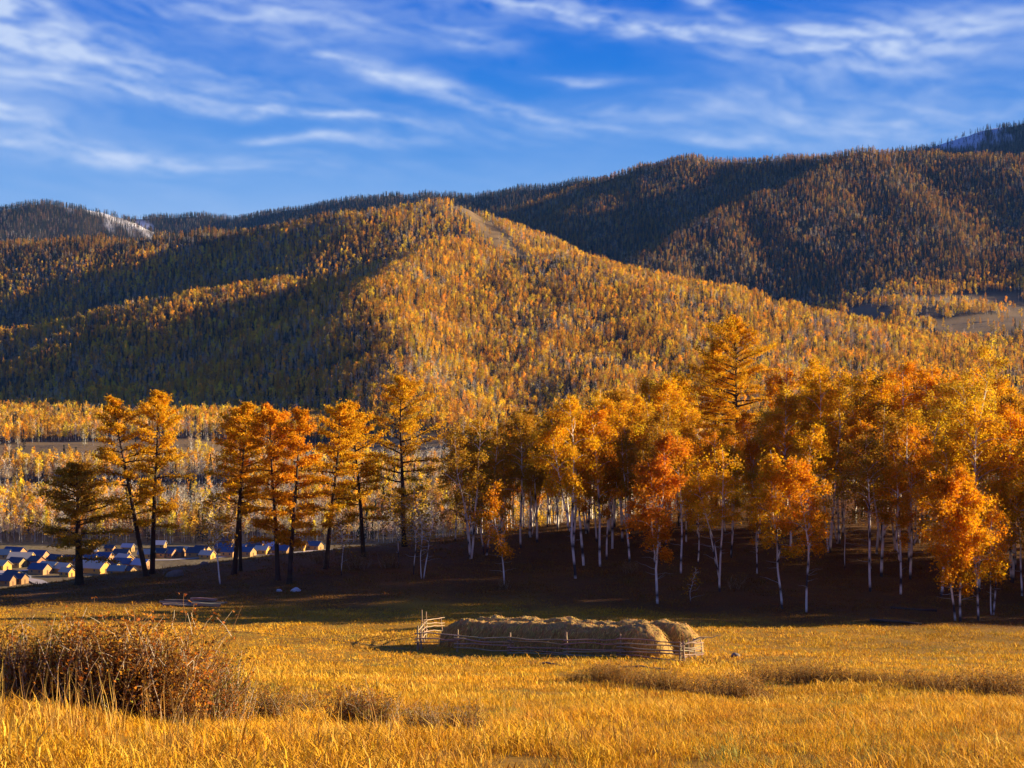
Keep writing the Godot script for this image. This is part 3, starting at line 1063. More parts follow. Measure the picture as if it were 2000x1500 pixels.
func build_near_trees() -> void:
	var gold := Color(0.66, 0.34, 0.008)
	var orange := Color(0.66, 0.275, 0.006)
	var red := Color(0.62, 0.215, 0.009)
	var yellow := Color(0.62, 0.385, 0.018)
	var brown := Color(0.42, 0.22, 0.014)
	# larches: foot px, py, top px, py, crown half width px, colour, options, label
	var larches := [
		[155, 1142, 150, 908, 66, brown, {"cb": 0.22, "thick": 0.55, "branches": 60, "n": 13000}, "short broad dark larch at the knoll's left end, spreading low branches"],
		[286, 1126, 213, 778, 52, gold, {"cb": 0.22, "bare": 0.2}, "larch leaning left, golden top, forming a V with its neighbour"],
		[297, 1122, 312, 766, 48, gold, {"cb": 0.26, "bare": 0.2}, "upright golden larch, right half of the V-shaped pair"],
		[457, 1122, 484, 788, 50, gold, {"cb": 0.3}, "thick larch behind the crooked small birch, orange crown"],
		[470, 1116, 462, 800, 40, orange, {"cb": 0.4, "thick": 0.22, "n": 6000}, "thin larch trunk just right of the thick one by the crooked birch"],
		[543, 1134, 525, 798, 58, orange, {"cb": 0.2, "bare": 0.15, "n": 12000}, "larch with bright orange low branches reaching left over the village"],
		[565, 1140, 582, 802, 44, orange, {"cb": 0.2, "bare": 0.15}, "larch close beside the bright low-branched larch, on its right"],
		[637, 1112, 660, 786, 54, gold, {"cb": 0.24, "bare": 0.2}, "straight larch with thin shaded tiers and a golden leaning top"],
		[710, 1088, 690, 788, 52, gold, {"cb": 0.24, "bare": 0.15}, "thick-trunked golden larch second left of the birch wood"],
		[790, 1068, 780, 736, 62, gold, {"cb": 0.18, "bare": 0.2, "branches": 50}, "tallest larch of the left row, long dark tiers, nearest the birches"],
	]
	for q in larches:
		var at := spot(q[0], q[1], 120.0)
		var d := -at.z
		var o: Dictionary = q[6].duplicate()
		o.h = (q[1] - q[3]) / F * d
		o.r = q[4] / F * d * 1.25
		o.n = int(o.get("n", 9000) * 1.35)
		o.lean = Vector2((q[2] - q[0]) / F * d, 0.0)
		o.col = q[5]
		plant(make_larch(o), "larch_tree", q[7], at - Vector3(0, 0.1, 0), "larches on the knoll")
		front_trees.append(Vector2(at.x, d))
	# the great larch above the wood
	for q in [[1440, 216.0, 621, 84, "tallest larch rising above the birch wood, full golden crown"], [1400, 220.0, 668, 52, "second larch trunk close left of the tallest one"]]:
		var d: float = q[1]
		var x: float = (q[0] - 1000.0) / F * d
		var y := near_h(x, d)
		var top: float = (750.0 - q[2]) / F * d
		plant(make_larch({"h": top - y, "r": q[3] / F * d * 1.1, "col": gold, "cb": 0.26, "bare": 0.06, "branches": 84, "n": 26000, "lean": Vector2(-0.3, 0), "thick": 0.36}), "larch_tree", q[4], Vector3(x, y - 0.1, -d), "larches on the knoll")
		front_trees.append(Vector2(x, d))
	# birches one can tell apart: foot px, py, top px, py, crown half width px, colour, options, label
	var birches := [
		[430, 1142, 408, 955, 32, brown, {"n": 1700, "cb": 0.45}, "small crooked birch with white trunk between the larches"],
		[667, 1124, 662, 1012, 20, brown, {"n": 350, "cb": 0.5, "thick": 0.05}, "thin white sapling right of the straight shaded larch"],
		[778, 1106, 775, 960, 36, brown, {"n": 900, "thick": 0.07}, "thin birch just left of the tallest left-row larch"],
		[808, 1122, 805, 955, 32, brown, {"n": 700, "thick": 0.07}, "slim birch in front of the tallest left-row larch"],
		[827, 1132, 832, 965, 30, brown, {"n": 600, "stems": 2, "thick": 0.08}, "twin-stemmed slim birch right of the tallest left-row larch"],
		[920, 1092, 905, 818, 62, brown, {"n": 9000, "stems": 3, "cb": 0.3}, "wide brownish birch at the left edge of the birch wood"],
		[950, 1085, 955, 832, 48, brown, {"n": 7000, "stems": 2, "cb": 0.3}, "brownish birch second from the left edge of the wood"],
		[985, 1146, 968, 944, 33, orange, {"n": 3200, "cb": 0.3, "dead": 6}, "small orange birch standing alone before the dark bank"],
		[1124, 1131, 1085, 778, 62, gold, {"n": 9500, "stems": 2, "fork": 0.3, "cb": 0.4}, "birch with white trunk leaning left at the wood's left part"],
		[1172, 1108, 1150, 800, 44, orange, {"n": 9000, "cb": 0.36}, "tall orange birch left of the brightest red-orange birch"],
		[1196, 1072, 1190, 778, 38, gold, {"n": 7000}, "golden birch behind the tall orange birch"],
		[1140, 1104, 1105, 770, 40, gold, {"n": 7000}, "golden birch top behind the left-leaning white trunk"],
		[1284, 1180, 1275, 848, 62, red, {"n": 14000, "stems": 2, "fork": 0.27, "cb": 0.3, "dead": 7}, "brightest red-orange forked birch at the meadow's edge"],
		[1330, 1120, 1325, 850, 36, orange, {"n": 6000}, "orange birch tucked behind the right of the red-orange birch"],
		[1406, 1157, 1388, 874, 50, gold, {"n": 7500, "stems": 3, "fork": 0.12, "cb": 0.5, "dead": 6}, "three-stemmed birch with bare white limbs below the tallest larch"],
		[1528, 1191, 1510, 878, 48, gold, {"n": 8500, "stems": 2, "fork": 0.32, "cb": 0.36, "dead": 6}, "left of the two white birches standing nearest the meadow"],
		[1575, 1196, 1572, 896, 40, orange, {"n": 8000, "cb": 0.4, "dead": 7}, "right of the two white birches standing nearest the meadow"],
		[1700, 1112, 1684, 818, 34, orange, {"n": 7000, "cb": 0.38, "dead": 6}, "slim orange birch alone before the dark gap in the wood"],
		[1712, 1082, 1722, 780, 34, gold, {"n": 6500}, "golden birch just behind the slim orange birch"],
		[1752, 1078, 1735, 705, 52, orange, {"n": 10000, "stems": 2, "cb": 0.5}, "tall twin birch right of the dark gap, high orange crown"],
		[1866, 1214, 1815, 920, 46, orange, {"n": 8000, "cb": 0.3, "dead": 5}, "left stem of the bright birch clump at the meadow's right"],
		[1876, 1214, 1862, 916, 42, orange, {"n": 9000, "cb": 0.25, "dead": 4}, "middle stem of the bright birch clump at the meadow's right"],
		[1911, 1213, 1893, 930, 40, gold, {"n": 7000, "cb": 0.3, "dead": 5}, "right stem of the bright birch clump at the meadow's right"],
		[1940, 1202, 1935, 965, 36, orange, {"n": 4500, "stems": 2, "cb": 0.35}, "darker twin birch right of the bright clump"],
		[1996, 1165, 1992, 925, 34, gold, {"n": 6000}, "birch cut by the right edge of the picture"],
		[1650, 1115, 1640, 915, 18, brown, {"n": 300, "thick": 0.06, "dead": 4}, "thin bare sapling in the dark gap of the wood"],
		[1905, 1120, 1905, 830, 50, yellow, {"n": 8500, "cb": 0.45}, "yellow birch whose crown shows above the bright clump"],
		[1890, 1085, 1890, 660, 70, yellow, {"n": 14000, "stems": 3, "fork": 0.3, "cb": 0.42}, "highest yellow birch at the wood's right"],
		[1620, 1080, 1622, 712, 58, gold, {"n": 11000, "stems": 2, "cb": 0.45}, "tall golden birch right of the tallest larch"],
		[1545, 1090, 1540, 768, 40, orange, {"n": 8000, "cb": 0.42}, "orange birch crown just right of the tallest larch"],
		[1348, 1180, 1345, 1105, 10, brown, {"n": 120, "thick": 0.03}, "tiny bare sapling before the wood beside the red-orange birch"],
	]
	for q in birches:
		var at := spot(q[0], q[1], 120.0, 300.0)
		var d := -at.z
		var o: Dictionary = q[6].duplicate()
		o.h = (q[1] - q[3]) / F * d
		o.r = q[4] / F * d
		o.lean = Vector2((q[2] - q[0]) / F * d, 0.0)
		o.col = q[5]
		plant(make_birch(o), "birch_tree", q[7], at - Vector3(0, 0.15, 0), "birches of the wood")
		front_trees.append(Vector2(at.x, d))
	# the rows behind and the wood that goes on past the right edge
	var kinds := []
	for k in 9:
		kinds.append(make_birch({"h": 19.0, "r": rf(2.3, 3.3), "col": [gold, orange, brown, gold, orange, yellow, brown, gold, orange][k], "stems": 1 + k % 3, "lean": Vector2(rf(-1.4, 1.4), rf(-1.0, 1.0)), "cb": rf(0.34, 0.48), "n": 7500, "dead": 4, "fork": 0.0 if k % 2 else 0.25}))
	var spots := front_trees.duplicate()
	var tries := 0
	var made := 0
	while tries < 3200 and made < 210:
		tries += 1
		var x := rf(-8.0, 165.0)
		var front := 170.0 - 0.60 * (x + 3.0)
		var d := front + rf(4.0, 70.0) 
		if x / d > 0.36 and d < 146.0:
			continue
		if x / d < 0.365 and d < front + 13.0:
			continue
		if d > 205.0 + 0.42 * x + 25.0 or d < 70.0:
			continue
		# leave the dark gap seen between the trees
		var px := 1000.0 + x / d * F
		if px > 1610.0 and px < 1680.0 and d < 175.0 or px < 870.0:
			continue
		var ok := true
		for s in spots:
			if s.distance_squared_to(Vector2(x, d)) < 9.5:
				ok = false
				break
		if not ok:
			continue
		spots.append(Vector2(x, d))
		made += 1
		var s := rf(0.78, 1.12)
		if px < 1100.0:
			s *= 0.85
		if px > 1330.0 and px < 1520.0 and d < 224.0:
			s *= 0.72
		var inside := px < 2010.0
		var pick := rng.randi() % kinds.size()
		var look: String = ["golden single-stemmed", "orange twin-stemmed", "brownish three-stemmed", "golden single-stemmed", "orange twin-stemmed", "yellow three-stemmed", "brownish single-stemmed", "golden twin-stemmed", "orange three-stemmed"][pick]
		plant(kinds[pick], "birch_tree", look + " birch among the crowded back rows of the wood" if inside else "birch of the wood past the picture's right edge", Vector3(x, near_h(x, d) - 0.15, -d), look + " birches behind the front row" if inside else "birches past the right edge", rf(0, TAU), Vector3(s * rf(0.9, 1.1), s, s * rf(0.9, 1.1)))

func build_far_forest() -> void:
	var kinds := {}
	var bufs := {}
	for k in ["birch", "slender_birch", "pale_birch", "larch", "spruce"]:
		kinds[k] = far_tree(k)
		bufs[k] = PackedFloat32Array()
	var crowns := {}
	var trunks := {}
	var whole := {}
	for k in kinds:
		var am := ArrayMesh.new()
		kinds[k].crown.add_to(am, M.far_leaf)
		kinds[k].wood.add_to(am, M.dark_bark if k in ["larch", "spruce"] else M.far_bark)
		whole[k] = am
	# horizon of the bare land in each column, to leave out what no one can see
	var nc := 900
	var hor := PackedFloat32Array()
	hor.resize(nc)
	hor.fill(-9.0)
	var d := 825.0
	var single := []
	while d < 6300.0:
		var step := 5.2 if d < 1330.0 else 6.4 if d < 2400.0 else 8.2 if d < 4200.0 else 12.0
		var u := -0.53
		while u < 0.53:
			u += step / d
			var uu := u + rf(-0.5, 0.5) * step / d
			var dd := d + rf(-0.5, 0.5) * step
			var x := uu * dd
			var h := far_h(x, dd)
			var col_i := clampi(int((uu + 0.54) / 1.08 * nc), 0, nc - 1)
			var slope := (h + 17.0) / dd
			if slope < hor[col_i] - 0.002:
				continue
			if rng.randf() > wooded(x, dd, h):
				continue
			var c := nz2.get_noise_2d(x * 2.2 + 3000.0, dd * 2.2)
			var c2 := nz2.get_noise_2d(x * 5.0 - 2000.0, dd * 5.0)
			var spruce := 0.10 + 0.12 * clampf(c2 * 3.0, -1, 1)
			var larch := 0.16 + 0.16 * clampf(c * 3.0, -1, 1)
			var pale := 0.26 - 0.2 * clampf(c * 3.0, -1, 1)
			if dd > 2850.0:
				spruce += 0.28
				larch += 0.14
				pale *= 0.6
			if dd > 4600.0:
				spruce += 0.3
			if dd < 1300.0:
				larch *= 0.25
				spruce *= 0.5
				pale += 0.36
			var v := rng.randf()
			var kind := "birch"
			var col := tint(Color(0.72, 0.43, 0.018), 0.42)
			if v < spruce:
				kind = "spruce"
				col = tint(Color(0.022, 0.032, 0.016), 0.3)
			elif v < spruce + larch:
				kind = "larch"
				col = tint(Color(0.56, 0.28, 0.010) if dd < 2850.0 else Color(0.34, 0.17, 0.022), 0.35)
			elif v < spruce + larch + pale:
				kind = "pale_birch"
				col = tint(Color(0.46, 0.34, 0.17), 0.3)
			else:
				if rng.randf() < 0.45:
					kind = "slender_birch"
				if rng.randf() < 0.3:
					col = tint(Color(0.42, 0.24, 0.05), 0.3)
			if dd > 2850.0 and kind in ["birch", "slender_birch"]:
				col = tint(Color(0.42, 0.245, 0.04), 0.4)
			if dd > 4600.0 and kind != "spruce":
				col = tint(Color(0.17, 0.11, 0.05), 0.3)
			var s := rf(0.8, 1.38)
			if dd > 4200.0:
				s *= 1.25
			var p := Vector3(x, h, -dd)
			if dd < 930.0 and single.size() < 300 and uu > -0.375 and uu < -0.04 and kind != "spruce":
				single.append([kind, p, s, col])
				continue
			var w := s * rf(0.85, 1.25)
			put(bufs[kind], p, rf(0, TAU), w, s, col, rf(-0.04, 0.04))
		# update the horizon with the land of this row
		for k in nc:
			var uk := -0.54 + 1.08 * (k + 0.5) / nc
			hor[k] = maxf(hor[k], far_h(uk * d, d) / d)
		d += step
	multi("birch_forest", "golden birches massed over the hills", whole.birch, bufs.birch)
	multi("slender_birch_forest", "slender golden birches among the hill forest", whole.slender_birch, bufs.slender_birch)
	multi("bare_birch_forest", "pale half-bare birches among the hill forest", whole.pale_birch, bufs.pale_birch)
	multi("larch_forest", "orange larches massed over the hills", whole.larch, bufs.larch)
	multi("spruce_forest", "dark green spruces scattered through the hill forest", whole.spruce, bufs.spruce)
	var total := 0
	for k in bufs:
		total += bufs[k].size() / 16
	print("far trees ", total, " single ", single.size())
	# the front of the valley grove: trees one by one
	var tints := {}
	for q in single:
		var kind: String = q[0]
		var ci := rng.randi() % 4
		var key := "%s%d" % [kind, ci]
		if not tints.has(key):
			var cm := MB.new()
			var src: MB = kinds[kind].crown
			cm.v = src.v
			for c in src.c:
				var col: Color = q[3]
				cm.c.push_back(Color(c.r * col.r, c.g * col.g, c.b * col.b))
			tints[key] = cm.flat_mesh(M.far_leaf)
			if not trunks.has(kind):
				trunks[kind] = kinds[kind].wood.flat_mesh(M.dark_bark if kind == "larch" else M.far_bark)
		var t := thing("valley_larch" if kind == "larch" else "valley_birch", "orange larch in the grove front behind the village" if kind == "larch" else "half-bare pale birch in the grove front behind the village" if kind == "pale_birch" else "leafy golden birch in the grove front behind the village", "tree", q[1], "larches of the valley grove" if kind == "larch" else "half-bare birches of the valley grove" if kind == "pale_birch" else "leafy birches of the valley grove")
		t.rotation.y = rf(0, TAU)
		t.scale = Vector3(q[2] * 1.05, q[2], q[2] * 1.05)
		part("trunk", trunks[kind], t)
		part("crown", tints[key], t)

func build_hay() -> void:
	var a := spot(868, 1263)
	var b := spot(1306, 1283)
	var mid := (a + b) * 0.5
	var dir := b - a
	var turn := atan2(-dir.z, dir.x)
	var len := Vector2(dir.x, dir.z).length()
	var out := Vector3(-sin(turn), 0, -cos(turn))
	for k in 2:
		var hm := hay_mesh(len + (0.0 if k == 0 else 0.6), 1.35, 2.15 if k == 0 else 2.3, 31.0 * k)
		var p := mid + out * (0.0 if k == 0 else 2.75) + (Vector3(dir.x, 0, dir.z).normalized() * 0.7 if k else Vector3.ZERO)
		p.y = near_h(p.x, -p.z) + 0.05
		var t := thing("haystack", "long grey-brown haystack nearest the rail fence" if k == 0 else "rear long haystack whose top shows behind the front one", "haystack", p, "long haystacks in the meadow pen")
		t.rotation = Vector3(0, turn, 0)
		# follow the slope of the ground along its length
		t.rotation.z = atan2(near_h(b.x, -b.z) - near_h(a.x, -a.z), len)
		part("body", hm, t)
		var s := part("straw", hay_straw(hm, 9000), t)
		s.set_meta("kind", "stuff")
	# front fence
	var grey := Color(0.30, 0.215, 0.13)
	var posts := [[816, 1272, 2.0], [893, 1274, 1.75], [997, 1279, 1.7], [1107, 1285, 1.85], [1211, 1285, 1.7], [1328, 1291, 1.35]]
	var feet := []
	for q in posts:
		feet.append(spot(q[0], q[1]))
	var fence := thing("rail_fence", "long rough rail fence of grey poles in front of the haystacks", "fence", feet[0], "")
	for k in feet.size():
		var p: Vector3 = feet[k] - feet[0]
		pole_part("post", fence, p - Vector3(0, 0.3, 0), p + Vector3(rf(-0.06, 0.06), posts[k][2], rf(-0.05, 0.05)), 0.085, 0.06, 0.05, grey)
		if k == 0 or k == 5:
			p += Vector3(0.28, 0, 0.1)
			pole_part("post", fence, p - Vector3(0, 0.3, 0), p + Vector3(rf(-0.06, 0.06), posts[k][2] * 0.85, 0), 0.07, 0.05, 0.05, grey)
	for k in 5:
		for r in 5:
			if r == 4 and k < 2 or r == 3 and k == 0:
				continue
			var y: float = [1.28, 0.98, 0.66, 0.38, 0.14][r]
			var p: Vector3 = feet[k] - feet[0] + Vector3(-0.25, y + rf(-0.09, 0.09), 0.08)
			var e: Vector3 = feet[k + 1] - feet[0] + Vector3(0.25, y + rf(-0.12, 0.12), 0.08)
			pole_part("rail", fence, p, e, rf(0.045, 0.065), rf(0.035, 0.05), 0.11, tint(grey, 0.25))
	# return at the left end
	var f0: Vector3 = spot(818, 1268)
	var f1: Vector3 = spot(832, 1250)
	var f2: Vector3 = spot(864, 1240)
	fence = thing("rail_fence", "tall leaning pole fence closing the hay pen's left end", "fence", f0, "")
	for q in [[f0, 1.5], [f0.lerp(f1, 0.35), 1.7], [f0.lerp(f1, 0.7), 2.0], [f1, 2.4], [f1 + Vector3(-0.35, 0, 0.2), 2.6], [f2, 1.5]]:
		var p: Vector3 = q[0] - f0
		p.y = near_h(q[0].x, -q[0].z) - f0.y
		pole_part("post", fence, p - Vector3(0, 0.3, 0), p + Vector3(rf(-0.25, 0.05), q[1], 0), 0.07, 0.045, 0.06, grey)
	for r in 4:
		var y := 0.35 + 0.36 * r
		pole_part("rail", fence, f0 - f0 + Vector3(-0.1, y, 0), f1 - f0 + Vector3(0.1, y + 0.15, 0), 0.05, 0.04, 0.1, grey)
		pole_part("rail", fence, f1 - f0 + Vector3(-0.2, y + 0.3, 0.06), f2 - f0 + Vector3(0.2, y + rf(-0.1, 0.1), 0), 0.05, 0.035, 0.12, grey)
	# woven hurdle at the right end
	f0 = spot(1334, 1288)
	f1 = spot(1371, 1284)
	fence = thing("hurdle", "short woven hurdle of pale branches at the hay pen's right end", "fence", f0, "")
	for q in [0.12, 0.38, 0.66, 1.0]:
		var p: Vector3 = (f1 - f0) * q
		pole_part("post", fence, p - Vector3(0, 0.3, 0), p + Vector3(-0.12, 1.25 + 0.25 * q, 0), 0.05, 0.035, 0.08, Color(0.34, 0.26, 0.17))
	for r in 7:
		var y := 0.14 + 0.155 * r
		pole_part("rail", fence, Vector3(-0.15, y, 0.06 * (1 if r % 2 else -1)), f1 - f0 + Vector3(0.1, y + rf(-0.06, 0.1), 0), 0.045, 0.032, 0.16, tint(Color(0.36, 0.28, 0.19), 0.25))
	pole_part("rail", fence, Vector3(0.1, 1.05, 0.1), f1 - f0 + Vector3(0.25, 1.42, 0.1), 0.05, 0.045, 0.1, grey)
	pole_part("rail", fence, (f1 - f0) * 0.5 + Vector3(0, 1.25, -0.05), f1 - f0 + Vector3(1.35, 1.6, 0.0), 0.05, 0.02, 0.2, grey)
	# poles lying in the grass
	var n := 0
	for q in [[1210, 1306, 1300, 1312, "pole lying in the grass in front of the fence's right half"], [1060, 1300, 1120, 1305, "pole lying in the grass in front of the fence's middle"]]:
		a = spot(q[0], q[1]) + Vector3(0, 0.12, 0)
		b = spot(q[2], q[3]) + Vector3(0, 0.1, 0)
		var t := TB.new()
		pole(t, Vector3.ZERO, b - a, 0.07, 0.045, 0.15, Color(0.14, 0.10, 0.07))
		var o := part("fallen_pole", t.mesh(M.old_wood), self)
		o.position = a
		tag(o, q[4], "pole")
	# the logs left of the shadow's edge
	for k in 7:
		a = spot(312 + k * 3, 1178 + (k % 3) * 3) + Vector3(0, 0.12 + 0.16 * (k / 3), 0)
		b = spot(444 - (k * 7) % 23, 1180 + (k % 3) * 3) + Vector3(0, 0.12 + 0.16 * (k / 3), 0)
		if k > 3:
			a = a.lerp(b, 0.45)
		var t := TB.new()
		pole(t, Vector3.ZERO, b - a, 0.14, 0.10, 0.06, tint(Color(0.27, 0.195, 0.12), 0.3))
		var o := part("fallen_log", t.mesh(M.old_wood), self)
		o.position = a
		tag(o, "grey weathered log in the low pile at the knoll's foot", "log", "logs of the low pile")
	for q in [[1700, 1215, 1800, 1222, "dark log lying at the wood's edge near the bright birch clump"], [1740, 1190, 1830, 1196, "dark log lying under the trees behind the bright birch clump"]]:
		a = spot(q[0], q[1]) + Vector3(0, 0.15, 0)
		b = spot(q[2], q[3]) + Vector3(0, 0.15, 0)
		var t := TB.new()
		pole(t, Vector3.ZERO, b - a, 0.16, 0.12, 0.1, Color(0.07, 0.05, 0.035))
		var o := part("fallen_log", t.mesh(M.old_wood), self)
		o.position = a
		tag(o, q[4], "log")
	# rocks
	for q in [[342, 1126, 1.5, "rounded boulder on the knoll right of the V-shaped larches"], [545, 1156, 0.5, "small pale stone below the low-branched larch"], [578, 1156, 0.7, "pale stone heap at the knoll's foot"], [400, 1104, 0.8, "low rock on the knoll's skyline by the crooked birch"], [1437, 1283, 0.45, "small stump in the meadow right of the hurdle"]]:
		var p := spot(q[0], q[1])
		var st := SurfaceTool.new()
		var sm := SphereMesh.new()
		sm.radial_segments = 18; sm.rings = 10
		st.create_from(sm, 0)
		var arr := st.commit_to_arrays()
		var v: PackedVector3Array = arr[Mesh.ARRAY_VERTEX]
		var cols := PackedColorArray()
		for k in v.size():
			var w := v[k]
			v[k] = Vector3(w.x * 1.5, w.y * 0.95, w.z) * (1.0 + nz.get_noise_3d(w.x * 70.0 + q[0], w.y * 70.0, w.z * 70.0) * 0.45) * float(q[2])
			cols.push_back(Color(0.16, 0.13, 0.10) * rf(0.8, 1.2) if q[0] != 545 and q[0] != 578 else Color(0.5, 0.48, 0.46) * rf(0.8, 1.1))
		arr[Mesh.ARRAY_VERTEX] = v
		arr[Mesh.ARRAY_COLOR] = cols
		arr[Mesh.ARRAY_TANGENT] = null
		var am := ArrayMesh.new()
		am.add_surface_from_arrays(Mesh.PRIMITIVE_TRIANGLES, arr)
		st = SurfaceTool.new()
		st.create_from(am, 0)
		st.generate_normals()
		st.set_material(M.old_wood)
		var o := part("stump" if q[0] == 1437 else "rock", st.commit(), self)
		o.position = p + Vector3(0, 0.1 * q[2], 0)
		tag(o, q[3], "stump" if q[0] == 1437 else "rock")
	# worn tracks across the meadow
	strip("footpath", [spot(-60, 1219), spot(100, 1222), spot(240, 1226), spot(420, 1233), spot(560, 1243), spot(700, 1258), spot(790, 1268)], 0.35, 0.03, Color(0.16, 0.10, 0.03), true)
	strip("footpath", [spot(105, 1196), spot(140, 1208), spot(185, 1221)], 0.35, 0.03, Color(0.16, 0.10, 0.03), true)

func build_shrubs() -> void:
	var rust := Color(0.42, 0.13, 0.012)
	var brown := Color(0.26, 0.12, 0.02)
	var olive := Color(0.20, 0.16, 0.025)
	var amber := Color(0.52, 0.24, 0.02)
	var stem := [Color(0.14, 0.07, 0.025), Color(0.24, 0.14, 0.05), Color(0.42, 0.34, 0.22), Color(0.07, 0.035, 0.015)]
	var kinds := [
		make_shrub(1.5, 0.75, 130, 4200, [rust, brown, amber], stem),
		make_shrub(1.5, 0.75, 120, 3800, [brown, rust, olive], stem),
		make_shrub(1.35, 0.8, 130, 1900, [olive, brown, amber], stem),
	]
	var n := 0
	# the thicket on the left, in two ranks
	var list := [[12, 1404, 0.98, 2, "grey twiggy shrub at the picture's left edge, leftmost of the thicket"], [75, 1408, 0.92, 0, "rusty shrub second from the left in the thicket"], [140, 1412, 0.98, 1, "brown shrub third from the left in the thicket"], [205, 1414, 1.02, 0, "red-brown shrub fourth from the left in the thicket"], [262, 1420, 0.9, 2, "olive-leaved shrub in the middle of the thicket"], [322, 1422, 1.12, 0, "tallest red shrub of the thicket"], [385, 1424, 1.0, 1, "dark brown shrub right of the thicket's tallest"], [440, 1424, 0.85, 2, "sparse grey-stemmed shrub at the thicket's right end"],
		[530, 1408, 0.48, 1, "low brown shrub just right of the thicket"], [590, 1405, 0.42, 2, "low twiggy shrub between thicket and round dark bush"], [685, 1420, 0.55, 1, "round dark bush standing alone right of the thicket"], [735, 1424, 0.46, 1, "low bush leaning on the round dark bush"], [830, 1432, 0.40, 2, "small thorny shrub right of the round dark bush"], [905, 1438, 0.42, 2, "low grey shrub, rightmost in the foreground"]]
	for q in list:
		var p := spot(q[0], q[1], 20.0)
		grow_shrub(kinds[q[3]], "shrub", q[4], p, "foreground shrubs", rf(0, TAU), Vector3(q[2] * 1.05, q[2], q[2] * 1.05) if q[2] > 0.7 else Vector3(q[2] * 1.7, q[2], q[2] * 1.5))
	for q in [[40, 1396, 0.9, 1], [110, 1398, 0.95, 0], [178, 1400, 0.92, 2], [240, 1402, 0.95, 0], [300, 1404, 1.0, 1], [355, 1406, 0.95, 0], [415, 1408, 0.85, 1]]:
		grow_shrub(kinds[q[3]], "shrub", "shrub of the thicket's rear rank behind the rusty front shrubs", spot(q[0], q[1], 20.0), "rear rank of the thicket", rf(0, TAU), Vector3.ONE * q[2])
	# dry weeds in two lines across the meadow
	var weed := make_shrub(0.9, 1.0, 90, 1300, [Color(0.30, 0.15, 0.025), Color(0.36, 0.17, 0.02)], [Color(0.20, 0.11, 0.03), Color(0.32, 0.2, 0.07)])
	var k := 0
	for q in [[1120, 1336], [1170, 1336], [1190, 1337], [1225, 1340], [1255, 1344], [1285, 1350], [1310, 1353], [1345, 1357], [1385, 1361], [1430, 1367], [1465, 1369]]:
		k += 1
		var s := rf(0.75, 1.15) * (1.0 if k > 1 else 0.6)
		grow_shrub(weed, "weed_clump", ["first", "second", "third", "fourth", "fifth", "sixth", "seventh", "eighth", "ninth", "tenth", "eleventh"][k - 1] + " dry weed clump from the left in the nearer line", spot(q[0], q[1]), "nearer line of weeds", rf(0, TAU), Vector3(s * 1.2, s, s * 1.2))
	for q in [[1490, 1331], [1520, 1332], [1550, 1333], [1580, 1334], [1610, 1334], [1650, 1336], [1690, 1338], [1735, 1341], [1790, 1347], [1820, 1350], [1850, 1353], [1885, 1357], [1930, 1362], [1965, 1364], [1995, 1367]]:
		var s := rf(0.7, 1.1)
		n += 1
		grow_shrub(weed, "weed_clump", ["first", "second", "third", "fourth", "fifth", "sixth", "seventh", "eighth", "ninth", "tenth", "eleventh", "twelfth", "thirteenth", "fourteenth", "last"][n - 1] + " dry weed clump from the left in the farther line", spot(q[0], q[1]), "farther line of weeds", rf(0, TAU), Vector3(s * 1.3, s, s * 1.3))
	# bushes under the larches
	var low := make_shrub(1.6, 1.6, 110, 2600, [Color(0.34, 0.19, 0.03), Color(0.24, 0.13, 0.025)], stem)
	for q in [[700, 1112, 1.3, "orange-brown bush under the larches near the slim birches"], [760, 1110, 1.2, "dark bush at the foot of the tallest left-row larch"], [985, 1150, 0.8, "low bush at the foot of the small lone orange birch"], [620, 1100, 0.9, "low dark bush beside the straight shaded larch"], [1440, 1150, 1.1, "dark bush right of the three-stemmed birch"], [1230, 1120, 1.0, "dark bush left behind the red-orange birch"]]:
		grow_shrub(low, "bush", q[3], spot(q[0], q[1], 120.0), "bushes of the knoll", rf(0, TAU), Vector3.ONE * q[2])

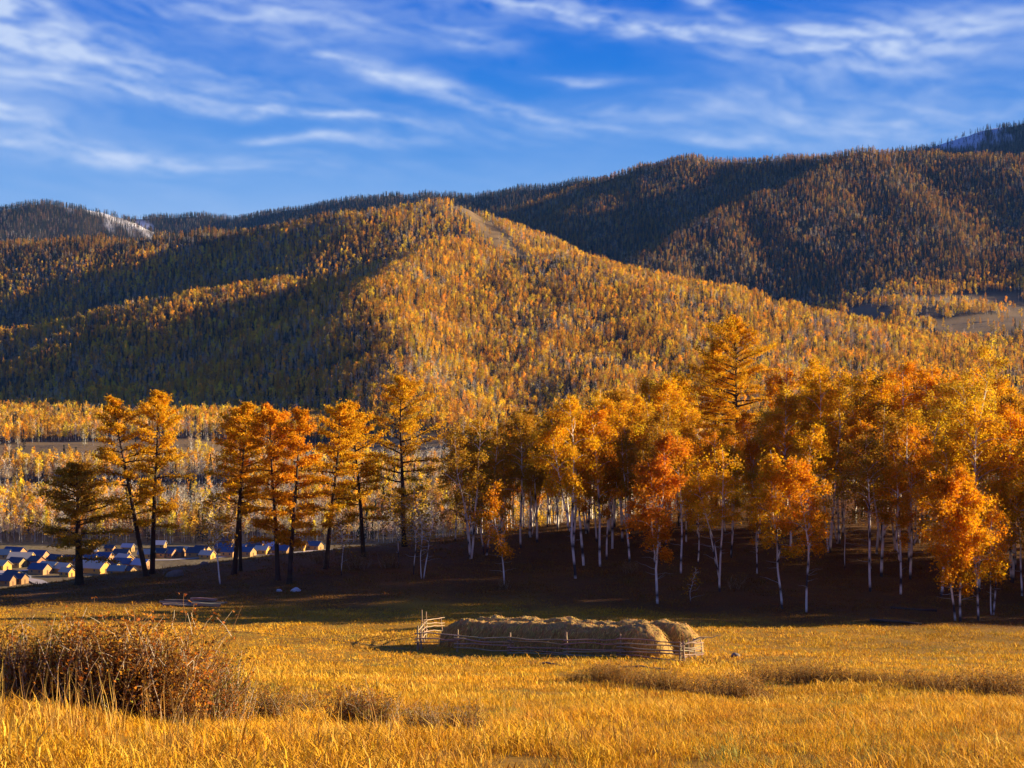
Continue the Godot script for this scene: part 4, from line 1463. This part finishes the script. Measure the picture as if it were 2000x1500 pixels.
func build_grass() -> void:
	var fine := tuft_mesh(26, 0.135, 0.005, 0.22, 1.3, M.grass)
	var mid := tuft_mesh(30, 0.125, 0.009, 0.45, 1.4, M.grass)
	var far := tuft_mesh(30, 0.12, 0.018, 0.8, 1.4, M.grass)
	var bufs := [PackedFloat32Array(), PackedFloat32Array(), PackedFloat32Array()]
	var d := 9.0
	while d < 232.0:
		var band := 0 if d < 38.0 else 1 if d < 80.0 else 2
		var step: float = [0.17, 0.34, 0.62][band]
		var u := -0.52
		while u < 0.52:
			u += step / d
			var dd := d + rf(-0.5, 0.5) * step
			var x := u * dd + rf(-0.5, 0.5) * step
			var patch := nz.get_noise_2d(x * 6.0 + 40.0, dd * 6.0)
			var patch2 := nz.get_noise_2d(x * 1.6 - 90.0, dd * 1.6)
			if dd > 175.0 and (x < -70.0 or rng.randf() < 0.35) or nz.get_noise_2d(x * 22.0, dd * 14.0) < -0.24 and rng.randf() < 0.7:
				continue
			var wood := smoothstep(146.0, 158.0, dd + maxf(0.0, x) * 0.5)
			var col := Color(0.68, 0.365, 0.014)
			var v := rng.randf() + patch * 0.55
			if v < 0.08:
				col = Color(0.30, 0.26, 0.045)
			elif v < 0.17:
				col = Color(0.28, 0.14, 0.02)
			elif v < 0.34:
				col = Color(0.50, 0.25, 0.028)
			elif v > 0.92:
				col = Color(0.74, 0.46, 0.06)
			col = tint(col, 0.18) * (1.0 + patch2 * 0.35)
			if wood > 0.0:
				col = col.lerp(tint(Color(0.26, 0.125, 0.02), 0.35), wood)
			var s := rf(0.5, 1.3) * (1.0 + patch * 0.8)
			if rng.randf() < 0.05:
				s *= 1.6
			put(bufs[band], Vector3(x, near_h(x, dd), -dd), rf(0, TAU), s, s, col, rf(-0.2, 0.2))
		d += step
	multi("near_grass", "dry golden grass at the front of the meadow", fine, bufs[0])
	multi("meadow_grass", "dry golden grass in the middle of the meadow", mid, bufs[1])
	multi("far_grass", "short dry grass around the hay pen and knoll", far, bufs[2])
	print("grass ", (bufs[0].size() + bufs[1].size() + bufs[2].size()) / 16)
	# tall single stalks
	var tall := tuft_mesh(3, 0.75, 0.0035, 0.15, 0.5, M.grass)
	var buf := PackedFloat32Array()
	for k in 200:
		var px := rf(-50, 1050) if k < 140 else rf(-50, 2050)
		var p := spot(px, rf(1385, 1470), 12.0)
		put(buf, p, rf(0, TAU), 1.0, rf(0.5, 1.15), tint(Color(0.72, 0.46, 0.10), 0.2), rf(-0.25, 0.25))
	multi("tall_grass_stalks", "tall pale grass stalks around the foreground shrubs", tall, buf)
